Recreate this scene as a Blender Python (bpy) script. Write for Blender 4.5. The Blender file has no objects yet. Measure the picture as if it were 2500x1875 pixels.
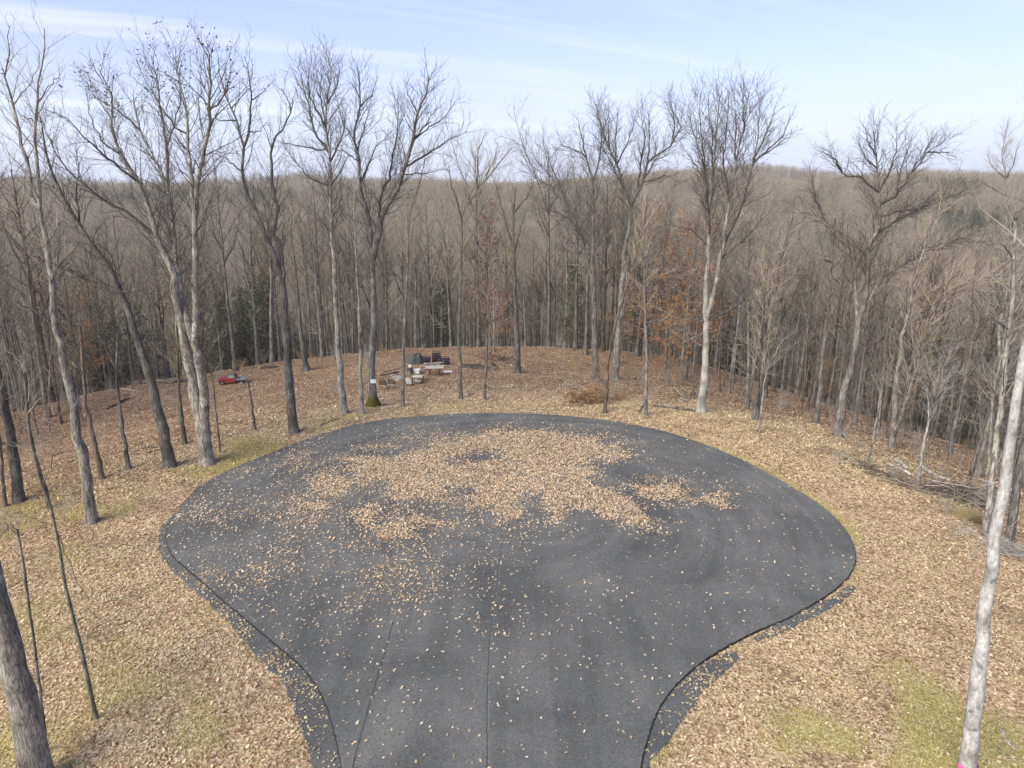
import bpy, math, random
import numpy as np
from mathutils import Vector, Matrix
R = math.radians
C = bpy.context.scene.collection

# ------------------------------------------------------------------ camera, sky, sun, exposure
CAM_H, PITCH, HFOV = 16.0, R(15.8), R(71.5)
cam_d = bpy.data.cameras.new('camera'); cam = bpy.data.objects.new('camera', cam_d); C.objects.link(cam)
cam.location = (0, 0, CAM_H); cam.rotation_euler = (R(90) - PITCH, 0, 0)
cam_d.sensor_fit = 'HORIZONTAL'; cam_d.angle_x = HFOV
cam_d.clip_start = 0.1; cam_d.clip_end = 9000
bpy.context.scene.camera = cam

SUN_EL, SUN_AZ = R(36), R(-138)          # azimuth from +Y towards +X (negative: from the west side of the view)
vs = bpy.context.scene.view_settings
vs.view_transform = 'Standard'; vs.look = 'None'; vs.exposure = 1.32; vs.gamma = 1.0
sun_d = bpy.data.lights.new('sun', 'SUN'); sun = bpy.data.objects.new('sun', sun_d); C.objects.link(sun)
sun_d.energy = 2.2; sun_d.angle = R(52); sun_d.color = (1.0, 0.965, 0.83)
sdir = Vector((math.sin(SUN_AZ) * math.cos(SUN_EL), math.cos(SUN_AZ) * math.cos(SUN_EL), math.sin(SUN_EL)))
sun.rotation_euler = sdir.to_track_quat('Z', 'Y').to_euler()
sun.location = sdir * 100

world = bpy.data.worlds.new('World'); bpy.context.scene.world = world; world.use_nodes = True
nt = world.node_tree; N = nt.nodes; L = nt.links
bg = N['Background']
sky = N.new('ShaderNodeTexSky'); sky.sky_type = 'NISHITA'; sky.sun_disc = False
sky.sun_elevation = SUN_EL; sky.sun_rotation = SUN_AZ; sky.altitude = 200
sky.air_density = 1.0; sky.dust_density = 1.6; sky.ozone_density = 2.2
tc = N.new('ShaderNodeTexCoord'); sep = N.new('ShaderNodeSeparateXYZ'); L.new(tc.outputs['Generated'], sep.inputs[0])
def wmath(op, a, b=None, c=None):
    n = N.new('ShaderNodeMath'); n.operation = op
    for i, v in enumerate((a, b, c)):
        if v is None: continue
        if isinstance(v, (int, float)): n.inputs[i].default_value = v
        else: L.new(v, n.inputs[i])
    return n.outputs[0]
zc = wmath('MAXIMUM', sep.outputs[2], 0.0)
zp = wmath('ADD', zc, 0.10)
cx_ = wmath('DIVIDE', sep.outputs[0], zp); cy_ = wmath('DIVIDE', sep.outputs[1], zp)
comb = N.new('ShaderNodeCombineXYZ'); L.new(cx_, comb.inputs[0]); L.new(cy_, comb.inputs[1])
mp = N.new('ShaderNodeMapping'); mp.inputs['Scale'].default_value = (0.16, 1.7, 1)
vr = N.new('ShaderNodeVectorRotate'); vr.rotation_type = 'Z_AXIS'; vr.inputs['Angle'].default_value = R(-27)
mp.inputs['Location'].default_value = (0.6, 0.35, 0)
L.new(comb.outputs[0], vr.inputs['Vector']); L.new(vr.outputs[0], mp.inputs[0])
cn = N.new('ShaderNodeTexNoise'); cn.inputs['Scale'].default_value = 1.25; cn.inputs['Detail'].default_value = 5; cn.inputs['Roughness'].default_value = 0.52
cn.inputs['Distortion'].default_value = 0.5
L.new(mp.outputs[0], cn.inputs['Vector'])
cr = N.new('ShaderNodeMapRange'); cr.inputs[1].default_value = 0.46; cr.inputs[2].default_value = 0.72; cr.inputs[4].default_value = 0.55
cr.interpolation_type = 'SMOOTHSTEP'
L.new(cn.outputs['Fac'], cr.inputs[0])
veil = wmath('POWER', wmath('SUBTRACT', 1.0, zc), 4.6)           # thin high cloud thickens towards the horizon
vfac = wmath('MULTIPLY_ADD', veil, 0.78, 0.03)
cfac = wmath('MAXIMUM', vfac, wmath('ADD', vfac, wmath('MULTIPLY', cr.outputs[0], .95)))
cfac = wmath('MINIMUM', cfac, 0.93)
mixs = N.new('ShaderNodeMix'); mixs.data_type = 'RGBA'
L.new(cfac, mixs.inputs[0]); L.new(sky.outputs[0], mixs.inputs[6])
mixs.inputs[7].default_value = (5.6, 6.05, 6.15, 1)
tint = N.new('ShaderNodeMix'); tint.data_type = 'RGBA'; tint.blend_type = 'MULTIPLY'; tint.inputs[0].default_value = 1
tint.inputs[7].default_value = (.885, 0.872, 1.08, 1)
L.new(mixs.outputs[2], tint.inputs[6]); L.new(tint.outputs[2], bg.inputs[0])
bg.inputs[1].default_value = 0.08

# ------------------------------------------------------------------ picture coordinates -> rays (2500 px wide)
FPX = 1250 / math.tan(HFOV / 2)
cp, sp = math.cos(PITCH), math.sin(PITCH)
def ray(px, py):
    a, b = (px - 1250) / FPX, (937.5 - py) / FPX
    return np.array([a, cp + b * sp, -sp + b * cp])
def flat(px, py, z=0.0):
    d = ray(px, py); t = (z - CAM_H) / d[2]
    return np.array([d[0] * t, d[1] * t, z])
def at_y(px, py, y):
    d = ray(px, py); t = y / d[1]
    return np.array([d[0] * t, y, CAM_H + d[2] * t])
SH = {'1': (0, 0), '2': (830, 0), '3': (1650, 0), '4': (0, 600), '5': (830, 600), '6': (1650, 600), '7': (0, 1235), '8': (1650, 1235)}
KZ = 0.38584
def sh(s, pts):
    ox, oy = SH[s]; return [(ox + x * KZ, oy + y * KZ) for x, y in pts]
def joined(segs):
    out = []
    for s, p in segs:
        q = sh(s, p)
        if out:
            while len(q) > 1 and q[0][1] > out[-1][1] - 14: q = q[1:]
        out += q
    return out

# ------------------------------------------------------------------ numpy helpers
def sstep(a, b, x):
    t = np.clip((np.asarray(x, float) - a) / (b - a), 0, 1); return t * t * (3 - 2 * t)
_rngv = np.random.default_rng(5); _G = _rngv.random((256, 256))
def vnoise(x, y):
    x = np.asarray(x, float); y = np.asarray(y, float)
    xi = np.floor(x).astype(int); yi = np.floor(y).astype(int); fx = x - xi; fy = y - yi
    fx = fx * fx * (3 - 2 * fx); fy = fy * fy * (3 - 2 * fy)
    a = _G[xi & 255, yi & 255]; b = _G[(xi + 1) & 255, yi & 255]; c = _G[xi & 255, (yi + 1) & 255]; d = _G[(xi + 1) & 255, (yi + 1) & 255]
    return (a * (1 - fx) + b * fx) * (1 - fy) + (c * (1 - fx) + d * fx) * fy
def fbm(x, y, o=4):
    s = 0; a = .5; n = 0
    for i in range(o):
        s = s + a * vnoise(x * 2 ** i + 17 * i, y * 2 ** i + 31 * i); n += a; a *= .5
    return s / n
def inpoly(P, x, y):
    x = np.asarray(x); y = np.asarray(y); r = np.zeros(x.shape, bool); j = len(P) - 1
    for i in range(len(P)):
        xi, yi = P[i][0], P[i][1]; xj, yj = P[j][0], P[j][1]
        c = ((yi > y) != (yj > y)) & (x < (xj - xi) * (y - yi) / (yj - yi + 1e-12) + xi)
        r ^= c; j = i
    return r
def sdist(P, x, y):
    """signed distance to polygon, negative inside"""
    x = np.asarray(x, float); y = np.asarray(y, float); d = np.full(x.shape, 1e9); n = len(P)
    for i in range(n):
        ax, ay = P[i][0], P[i][1]; bx, by = P[(i + 1) % n][0], P[(i + 1) % n][1]
        vx, vy = bx - ax, by - ay; t = np.clip(((x - ax) * vx + (y - ay) * vy) / (vx * vx + vy * vy + 1e-12), 0, 1)
        d = np.minimum(d, (x - ax - t * vx) ** 2 + (y - ay - t * vy) ** 2)
    d = np.sqrt(d); return np.where(inpoly(P, x, y), -d, d)
def smooth_open(P, k=4):
    P = np.array(P, float); out = []
    for i in range(len(P) - 1):
        p0 = P[max(i - 1, 0)]; p1 = P[i]; p2 = P[i + 1]; p3 = P[min(i + 2, len(P) - 1)]
        for j in range(k):
            t = j / k
            out.append(0.5 * (2 * p1 + (p2 - p0) * t + (2 * p0 - 5 * p1 + 4 * p2 - p3) * t * t + (3 * p1 - p0 - 3 * p2 + p3) * t ** 3))
    out.append(P[-1]); return np.array(out)

# ------------------------------------------------------------------ object helpers
def mesh_np(name, V, Q=None, T=None, mats=(), qmat=None, tmat=None, smooth=True):
    me = bpy.data.meshes.new(name); V = np.asarray(V, np.float32)
    nq = 0 if Q is None else len(Q); nt_ = 0 if T is None else len(T)
    loops = []; 
    if nq: loops.append(np.asarray(Q, np.int32).ravel())
    if nt_: loops.append(np.asarray(T, np.int32).ravel())
    loops = np.concatenate(loops); starts = np.concatenate([np.arange(nq) * 4, nq * 4 + np.arange(nt_) * 3]).astype(np.int32)
    me.vertices.add(len(V)); me.vertices.foreach_set('co', V.ravel())
    me.loops.add(len(loops)); me.loops.foreach_set('vertex_index', loops)
    me.polygons.add(nq + nt_); me.polygons.foreach_set('loop_start', starts)
    if qmat is not None or tmat is not None:
        mi = np.concatenate([np.zeros(nq, np.int32) if qmat is None else qmat, np.zeros(nt_, np.int32) if tmat is None else tmat])
        me.polygons.foreach_set('material_index', mi.astype(np.int32))
    if smooth: me.polygons.foreach_set('use_smooth', np.ones(nq + nt_, bool))
    me.update(calc_edges=True)
    for m in mats: me.materials.append(m)
    return me
def tag(o, label=None, cat=None, group=None, kind=None):
    if label: o['label'] = label
    if cat: o['category'] = cat
    if group: o['group'] = group
    if kind: o['kind'] = kind
    return o
def obj(name, me, parent=None, loc=None, rot=None):
    o = bpy.data.objects.new(name, me); C.objects.link(o)
    if parent: o.parent = parent
    if loc is not None: o.location = tuple(loc)
    if rot is not None: o.rotation_euler = rot
    return o
def thing(name, label, cat, loc=(0, 0, 0), rotz=0, group=None):
    o = bpy.data.objects.new(name, None); C.objects.link(o); o.empty_display_size = .2
    o.location = tuple(loc); o.rotation_euler = (0, 0, rotz); return tag(o, label, cat, group)

class Tubes:
    """collects tapering tubes; one mesh at the end"""
    def __init__(s): s.g = {}
    def add(s, P, Rr, k):
        P = np.asarray(P, float); Rr = np.asarray(Rr, float)
        if P.ndim == 2: P = P[None]; Rr = Rr[None]
        s.g.setdefault((P.shape[1], k), []).append((P, Rr))
    def arrays(s):
        Vs = []; Qs = []; off = 0
        for (n, k), lst in s.g.items():
            P = np.concatenate([a for a, b in lst]); Rr = np.concatenate([b for a, b in lst]); B = len(P)
            Tn = np.gradient(P, axis=1); Tn /= np.linalg.norm(Tn, axis=2, keepdims=True) + 1e-9
            m = np.abs(Tn.mean(1)); ref = np.zeros((B, 3)); ref[np.arange(B), np.argmin(m, 1)] = 1
            U = np.cross(Tn, ref[:, None, :]); U /= np.linalg.norm(U, axis=2, keepdims=True) + 1e-9
            W = np.cross(Tn, U); a = np.arange(k) * 2 * math.pi / k
            V = P[:, :, None, :] + Rr[:, :, None, None] * (np.cos(a)[None, None, :, None] * U[:, :, None, :] + np.sin(a)[None, None, :, None] * W[:, :, None, :])
            Vs.append(V.reshape(-1, 3))
            b = np.arange(B)[:, None, None] * n * k; i = np.arange(n - 1)[None, :, None] * k; j = np.arange(k)[None, None, :]; j2 = (j + 1) % k
            Qs.append((off + np.stack([b + i + j, b + i + j2, b + i + k + j2, b + i + k + j], -1)).reshape(-1, 4)); off += B * n * k
        return np.concatenate(Vs), np.concatenate(Qs)
    def mesh(s, name, mats): 
        V, Q = s.arrays(); return mesh_np(name, V, Q, None, mats)

class Box:
    """boxes, cylinders and prisms gathered into one part"""
    def __init__(s): s.V = []; s.F = []
    def box(s, c, d, rot=(0, 0, 0), top=1.0):
        from mathutils import Euler
        M = Euler(rot).to_matrix(); b = len(s.V)
        for z in (-.5, .5):
            f = top if z > 0 else 1
            for x, y in ((-.5, -.5), (.5, -.5), (.5, .5), (-.5, .5)):
                v = M @ Vector((x * d[0] * f, y * d[1] * f, z * d[2])); s.V.append((v.x + c[0], v.y + c[1], v.z + c[2]))
        s.F += [tuple(b + i for i in f) for f in ((3, 2, 1, 0), (4, 5, 6, 7), (0, 1, 5, 4), (1, 2, 6, 5), (2, 3, 7, 6), (3, 0, 4, 7))]; return s
    def bar(s, a, b_, r, k=6, r2=None):
        a = Vector(a); b_ = Vector(b_); r2 = r if r2 is None else r2; t = (b_ - a).normalized()
        u = t.orthogonal().normalized(); w = t.cross(u); b = len(s.V)
        for p, rr in ((a, r), (b_, r2)):
            for i in range(k):
                v = p + rr * (math.cos(i * 2 * math.pi / k) * u + math.sin(i * 2 * math.pi / k) * w); s.V.append(tuple(v))
        s.F += [(b + i, b + (i + 1) % k, b + k + (i + 1) % k, b + k + i) for i in range(k)]
        s.F += [tuple(b + k - 1 - i for i in range(k)), tuple(b + k + i for i in range(k))]; return s
    def prism(s, prof, y0, y1):
        """profile in x,z extruded along y"""
        b = len(s.V); n = len(prof)
        s.V += [(x, y0, z) for x, z in prof] + [(x, y1, z) for x, z in prof]
        s.F += [(b + i, b + (i + 1) % n, b + n + (i + 1) % n, b + n + i) for i in range(n)]
        s.F += [tuple(b + n - 1 - i for i in range(n)), tuple(b + n + i for i in range(n))]; return s
    def build(s, name, mat, parent=None, bev=0.0, loc=None, rot=None):
        me = bpy.data.meshes.new(name); me.from_pydata(s.V, [], s.F); me.update(); me.materials.append(mat)
        if bev:
            import bmesh
            bm = bmesh.new(); bm.from_mesh(me); bmesh.ops.recalc_face_normals(bm, faces=bm.faces)
            bmesh.ops.bevel(bm, geom=bm.edges[:], offset=bev, segments=2, affect='EDGES', profile=.5); bm.to_mesh(me); bm.free()
        return obj(name, me, parent, loc, rot)

# ------------------------------------------------------------------ materials
def newmat(name):
    m = bpy.data.materials.new(name); m.use_nodes = True; return m, m.node_tree.nodes, m.node_tree.links, m.node_tree.nodes['Principled BSDF']
def ramp(N, stops, interp='LINEAR'):
    r = N.new('ShaderNodeValToRGB'); r.color_ramp.interpolation = interp
    while len(r.color_ramp.elements) < len(stops): r.color_ramp.elements.new(.5)
    for e, (p, c) in zip(r.color_ramp.elements, stops): e.position = p; e.color = (*c, 1)
    return r
def bark(name, dark, mid, light, vs=(9, 9, 1.6), moss=None, patch=None):
    m, N, L, B = newmat(name)
    tc = N.new('ShaderNodeTexCoord'); mp = N.new('ShaderNodeMapping'); mp.inputs['Scale'].default_value = vs; L.new(tc.outputs['Object'], mp.inputs[0])
    n1 = N.new('ShaderNodeTexNoise'); n1.inputs['Scale'].default_value = 1; n1.inputs['Detail'].default_value = 6; n1.inputs['Roughness'].default_value = .65; L.new(mp.outputs[0], n1.inputs['Vector'])
    r = ramp(N, [(.3, dark), (.5, mid), (.72, light)]); L.new(n1.outputs['Fac'], r.inputs[0]); col = r.outputs[0]
    n2 = N.new('ShaderNodeTexNoise'); n2.inputs['Scale'].default_value = 1.3; n2.inputs['Detail'].default_value = 4; L.new(tc.outputs['Object'], n2.inputs['Vector'])
    r2 = ramp(N, [(.35, (.62, .60, .58)), (.65, (1.25, 1.25, 1.25))]); L.new(n2.outputs['Fac'], r2.inputs[0])
    mx = N.new('ShaderNodeMix'); mx.data_type = 'RGBA'; mx.blend_type = 'MULTIPLY'; mx.inputs[0].default_value = 1; L.new(col, mx.inputs[6]); L.new(r2.outputs[0], mx.inputs[7]); col = mx.outputs[2]
    if patch:
        n3 = N.new('ShaderNodeTexNoise'); n3.inputs['Scale'].default_value = patch[1]; n3.inputs['Detail'].default_value = 5; n3.inputs['Roughness'].default_value = .7; L.new(tc.outputs['Object'], n3.inputs['Vector'])
        r3 = ramp(N, [(patch[2], (0, 0, 0)), (patch[2] + .05, (1, 1, 1))]); L.new(n3.outputs['Fac'], r3.inputs[0])
        m3 = N.new('ShaderNodeMix'); m3.data_type = 'RGBA'; L.new(r3.outputs[0], m3.inputs[0]); L.new(col, m3.inputs[6]); m3.inputs[7].default_value = (*patch[0], 1); col = m3.outputs[2]
    vo = N.new('ShaderNodeTexVoronoi'); vo.feature = 'DISTANCE_TO_EDGE'; vo.inputs['Scale'].default_value = 1.15; L.new(mp.outputs[0], vo.inputs['Vector'])
    rv = ramp(N, [(.0, (.45, .43, .41)), (.16, (1.06, 1.06, 1.06))]); L.new(vo.outputs['Distance'], rv.inputs[0])
    mk = N.new('ShaderNodeMix'); mk.data_type = 'RGBA'; mk.blend_type = 'MULTIPLY'; mk.inputs[0].default_value = .3 if name in ('bark_white', 'bark_beech') else .9; L.new(col, mk.inputs[6]); L.new(rv.outputs[0], mk.inputs[7]); col = mk.outputs[2]
    oi = N.new('ShaderNodeObjectInfo'); mr = N.new('ShaderNodeMapRange'); mr.inputs[3].default_value = .72; mr.inputs[4].default_value = 1.25; L.new(oi.outputs['Random'], mr.inputs[0])
    mv = N.new('ShaderNodeMix'); mv.data_type = 'RGBA'; mv.blend_type = 'MULTIPLY'; mv.inputs[0].default_value = 1; L.new(col, mv.inputs[6]); L.new(mr.outputs[0], mv.inputs[7]); col = mv.outputs[2]
    if moss:
        sx = N.new('ShaderNodeSeparateXYZ'); L.new(tc.outputs['Object'], sx.inputs[0])
        ad = N.new('ShaderNodeMath'); ad.operation = 'MULTIPLY_ADD'; L.new(n2.outputs['Fac'], ad.inputs[0]); ad.inputs[1].default_value = -1.6; L.new(sx.outputs[2], ad.inputs[2])
        r4 = ramp(N, [(0.0, (1, 1, 1)), (.35, (0, 0, 0))]); L.new(ad.outputs[0], r4.inputs[0])
        m4 = N.new('ShaderNodeMix'); m4.data_type = 'RGBA'; L.new(r4.outputs[0], m4.inputs[0]); L.new(col, m4.inputs[6]); m4.inputs[7].default_value = (*moss, 1); col = m4.outputs[2]
    L.new(col, B.inputs['Base Color']); B.inputs['Roughness'].default_value = .92; B.inputs['Specular IOR Level'].default_value = .15
    bp = N.new('ShaderNodeBump'); bp.inputs['Strength'].default_value = .7; bp.inputs['Distance'].default_value = .04; L.new(n1.outputs['Fac'], bp.inputs['Height']); L.new(bp.outputs[0], B.inputs['Normal'])
    return m
BK = {
 'pale':  bark('bark_pale', (.11, .10, .088), (.26, .24, .205), (.43, .40, .35), (8, 8, 1.4), patch=((.50, .475, .42), 1.4, .62)),
 'grey':  bark('bark_grey', (.09, .08, .07), (.20, .18, .155), (.33, .30, .265), (9, 9, 1.4)),
 'dark':  bark('bark_dark', (.06, .053, .047), (.14, .126, .11), (.25, .228, .20), (10, 10, 1.5), patch=((.27, .27, .245), 2.2, .66)),
 'brown': bark('bark_brown', (.075, .058, .042), (.155, .12, .088), (.25, .20, .15), (8, 8, 1.2)),
 'beech': bark('bark_beech', (.30, .285, .24), (.43, .41, .355), (.54, .52, .45), (3, 3, 1.2), patch=((.13, .12, .10), 2.6, .69)),
 'white': bark('bark_white', (.20, .195, .18), (.37, .36, .335), (.50, .49, .46), (9, 9, 4), patch=((.16, .15, .135), 3.0, .60)),
 'limb':  bark('bark_limb', (.05, .044, .04), (.125, .112, .098), (.25, .23, .20), (7, 7, 1.6)),  # darkened so limbs of pale trees look silhouetted against the sky
 'furrow': bark('bark_furrowed', (.11, .10, .09), (.27, .25, .22), (.44, .41, .36), (16, 16, 2.4)),
 'olive': bark('bark_olive', (.075, .075, .05), (.16, .155, .11), (.25, .245, .18), (9, 9, 2)),
 'moss':  bark('bark_mossy', (.12, .11, .10), (.28, .26, .235), (.45, .42, .38), (7, 7, 1.4), moss=(.085, .075, .012)),
}
def twigmat(name, c1, c2):
    m, N, L, B = newmat(name)
    oi = N.new('ShaderNodeObjectInfo'); ge = N.new('ShaderNodeNewGeometry')
    ad = N.new('ShaderNodeMath'); ad.operation = 'ADD'; L.new(oi.outputs['Random'], ad.inputs[0]); L.new(ge.outputs['Random Per Island'], ad.inputs[1])
    mu = N.new('ShaderNodeMath'); mu.operation = 'MULTIPLY'; mu.inputs[1].default_value = .5; L.new(ad.outputs[0], mu.inputs[0])
    r = ramp(N, [(.1, c1), (.9, c2)]); L.new(mu.outputs[0], r.inputs[0]); L.new(r.outputs[0], B.inputs['Base Color'])
    B.inputs['Roughness'].default_value = .9; B.inputs['Specular IOR Level'].default_value = .1; return m
TW = {'warm': twigmat('twigs_warm', (.265, .215, .14), (.54, .45, .31)), 'grey': twigmat('twigs_grey', (.25, .22, .18), (.45, .41, .34)),
      'dark': twigmat('twigs_dark', (.05, .042, .036), (.125, .105, .088)), 'pale': twigmat('twigs_pale', (.26, .24, .21), (.44, .41, .36)),  # the dark set also paints in the silhouette look of crowns against sky
      'far': twigmat('twigs_far', (.18, .145, .10), (.55, .455, .32))}
def leafmat(name, stops, trans=.15, rough=.75, drift=False):
    m, N, L, B = newmat(name)
    ge = N.new('ShaderNodeNewGeometry'); r = ramp(N, stops); L.new(ge.outputs['Random Per Island'], r.inputs[0]); colr = r.outputs[0]
    if drift:      # older, damper drifts among the fresh leaves
        tc = N.new('ShaderNodeTexCoord'); n = N.new('ShaderNodeTexNoise'); n.inputs['Scale'].default_value = .55; n.inputs['Detail'].default_value = 6; n.inputs['Roughness'].default_value = .68; L.new(tc.outputs['Object'], n.inputs['Vector'])
        rd = ramp(N, [(.34, (.60, .56, .53)), (.48, (.95, .95, .94)), (.70, (1.12, 1.14, 1.14))]); L.new(n.outputs['Fac'], rd.inputs[0])
        mx = N.new('ShaderNodeMix'); mx.data_type = 'RGBA'; mx.blend_type = 'MULTIPLY'; mx.inputs[0].default_value = 1; L.new(colr, mx.inputs[6]); L.new(rd.outputs[0], mx.inputs[7]); colr = mx.outputs[2]
    L.new(colr, B.inputs['Base Color'])
    B.inputs['Roughness'].default_value = rough; B.inputs['Specular IOR Level'].default_value = .25
    if trans:
        o = N['Material Output']; t = N.new('ShaderNodeBsdfTranslucent'); ms = N.new('ShaderNodeMixShader'); ms.inputs[0].default_value = trans
        L.new(colr, t.inputs[0]); L.new(B.outputs[0], ms.inputs[1]); L.new(t.outputs[0], ms.inputs[2]); L.new(ms.outputs[0], o.inputs[0])
    return m
LF = {
 'asphalt': leafmat('fallen_leaf', [(0, (.30, .18, .09)), (.15, (.52, .35, .20)), (.5, (.65, .465, .29)), (.85, (.75, .58, .39)), (1, (.82, .68, .50))]),
 'litter': leafmat('litter_leaf', [(0, (.22, .145, .07)), (.15, (.43, .31, .16)), (.55, (.60, .465, .265)), (.9, (.70, .57, .355)), (1, (.77, .66, .46))], drift=True),
 'wood': leafmat('wood_litter_leaf', [(0, (.15, .088, .047)), (.25, (.31, .195, .108)), (.65, (.47, .315, .19)), (.92, (.57, .41, .265)), (1, (.66, .51, .36))], drift=True),  # redder woodland leaves, with some tree shade put into the colour
 'rust': leafmat('rust_leaf', [(0, (.22, .09, .03)), (.5, (.38, .185, .07)), (1, (.50, .28, .12))], .3),
 'red': leafmat('dark_red_leaf', [(0, (.06, .012, .018)), (1, (.16, .03, .04))], .3),
 'maroon': leafmat('maroon_leaf', [(0, (.14, .06, .05)), (1, (.27, .13, .10))], .3),
 'green': leafmat('hemlock_needle', [(0, (.05, .064, .034)), (.6, (.10, .115, .066)), (1, (.17, .18, .115))], .15),
 'grass': leafmat('grass_blade', [(0, (.26, .26, .075)), (.4, (.46, .40, .14)), (1, (.64, .51, .25))], .25),
 'straw': leafmat('dry_grass_blade', [(0, (.34, .25, .11)), (1, (.52, .40, .20))], .2),
}
def paint(name, col, rough=.6, metal=0, var=.15, sc=6, spec=.4, grime=None):
    m, N, L, B = newmat(name)
    tc = N.new('ShaderNodeTexCoord'); n = N.new('ShaderNodeTexNoise'); n.inputs['Scale'].default_value = sc; n.inputs['Detail'].default_value = 5; L.new(tc.outputs['Object'], n.inputs['Vector'])
    g = grime or tuple(c * (1 - 2 * var) for c in col)
    r = ramp(N, [(.35, g), (.6, col), (.8, tuple(min(1, c * (1 + var)) for c in col))]); L.new(n.outputs['Fac'], r.inputs[0]); L.new(r.outputs[0], B.inputs['Base Color'])
    B.inputs['Roughness'].default_value = rough; B.inputs['Metallic'].default_value = metal; B.inputs['Specular IOR Level'].default_value = spec
    bp = N.new('ShaderNodeBump'); bp.inputs['Strength'].default_value = .25; bp.inputs['Distance'].default_value = .02; L.new(n.outputs['Fac'], bp.inputs['Height']); L.new(bp.outputs[0], B.inputs['Normal'])
    return m

# ------------------------------------------------------------------ outlines taken from the photo, laid on the ground plane
S22 = 2500 / 2212
def fl(pts): return np.array([flat(x * S22, y * S22)[:2] for x, y in pts])
top_px = [(735, 1659), (722, 1590), (700, 1520), (660, 1455), (600, 1400), (540, 1350), (480, 1300), (430, 1255), (395, 1225), (370, 1200), (358, 1165), (365, 1140), (385, 1110),
  (430, 1055), (500, 1015), (560, 990), (640, 958), (700, 938), (780, 917), (850, 906), (950, 898), (1040, 894), (1130, 895), (1220, 900), (1320, 911), (1420, 930), (1500, 954), (1580, 985),
  (1650, 1020), (1720, 1060), (1780, 1100), (1825, 1145), (1845, 1185), (1848, 1215), (1835, 1245), (1800, 1280), (1750, 1312), (1700, 1340), (1640, 1365), (1580, 1395), (1530, 1425), (1480, 1465),
  (1440, 1510), (1415, 1555), (1400, 1600), (1385, 1659)]
def norm_(v): return v / np.hypot(*v)
tp = fl(top_px); xl, yl = tp[0]; xr, yr = tp[-1]
tl = norm_(tp[0] - tp[1]); tr = norm_(tp[-1] - tp[-2]); el = tp[0] + tl * 2.2; er = tp[-1] + tr * 2.2
tp = np.vstack([[(el[0] + .5, -45), (el[0] + .5, -20), (el[0] + .5, 2), (el[0] + .4, 10)], [el], tp, [er], [(er[0] - .3, 10), (er[0] - .4, 2), (er[0] - .4, -20), (er[0] - .4, -45)]])
ASPH = smooth_open(tp, 12)
_rj = np.random.default_rng(3); ASPH = ASPH + np.where((np.abs(ASPH[:, 1:2]) < 60) & (ASPH[:, 1:2] > 4), _rj.normal(0, .011, ASPH.shape), 0)
base_px = [(672, 1659), (655, 1590), (635, 1530), (610, 1480), (560, 1420), (480, 1335), (420, 1275), (370, 1232), (345, 1195), (344, 1150), (357, 1130), (385, 1098), (430, 1050)]
bp_ = fl(base_px); bpr = fl([(1580, 1405), (1592, 1425), (1530, 1482), (1480, 1545), (1455, 1590), (1400, 1659)])
bpr2 = fl([(1790, 1290), (1842, 1268), (1838, 1283), (1790, 1318), (1700, 1362), (1660, 1378), (1630, 1380), (1700, 1336)])

CX, CY = 0.0, 33.0
def terrain(x, y):
    x = np.asarray(x, float); y = np.asarray(y, float)
    r = np.hypot(x - CX, y - CY); a = np.degrees(np.arctan2(x - CX, y - CY)); aa = np.abs(a)
    w = 1 - sstep(100, 150, aa)
    right = sstep(12, 55, a)
    z = -2.4 * sstep(18, 46, r) * w - 2.6 * sstep(21, 50, r) * right * w
    crest = 46 - 6 * right
    d = np.maximum(0, r - crest)
    soft = d * d / (d + 6)
    z = z - 31 * np.tanh(soft * (.47 - .10 * right) / 31) * w
    z = z + .3 * np.exp(-((x + 10) ** 2 + (y - 78) ** 2) / 240)          # knoll with the camp
    D = y + .55 * np.maximum(0, x) + .1 * np.abs(x) + 120 * (fbm(x / 260 + 9, y / 260 + 4, 3) - .5)
    z = z + (41 + 2.5 * sstep(0, 300, x)) * sstep(200, 640, D) * sstep(60, 200, r) + (22 * (fbm(x / 110, y / 110, 3) - .5) + 26 * (fbm(x / 300 + 3, y / 300 + 8, 2) - .5)) * sstep(120, 330, r)
    z = z - 30 * sstep(760, 1300, D)
    return z
def bumps(x, y):
    return .34 * (fbm(x / 3.1, y / 3.1, 3) - .5) + .5 * (fbm(x / 11 + 3, y / 11, 2) - .5)
def ground_z(x, y):
    x = np.atleast_1d(np.asarray(x, float)); y = np.atleast_1d(np.asarray(y, float)); z = terrain(x, y)
    near = (np.abs(x) < 130) & (y < 190)
    if near.any():
        sd = sdist(ASPH[::6], x[near], y[near])
        k = sstep(.3, 4.0, sd); z[near] = z[near] * sstep(0, 3.0, sd) + bumps(x[near], y[near]) * k - .012 + .03 * k
    return z
_gz_cache = {}
def gz1(x, y): return float(ground_z([x], [y])[0])
def on_ground(px, py):
    d = ray(px, py); ts = np.arange(12, 160, .25); X = d[0] * ts; Y = d[1] * ts; Z = CAM_H + d[2] * ts
    gz = ground_z(X, Y); k = np.argmax(Z < gz)
    if k == 0: k = len(ts) - 1
    t0, t1 = ts[k - 1], ts[k]; e0 = Z[k - 1] - gz[k - 1]; e1 = Z[k] - gz[k]; t = t0 + (t1 - t0) * e0 / (e0 - e1 + 1e-9)
    return np.array([d[0] * t, d[1] * t, CAM_H + d[2] * t])

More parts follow.
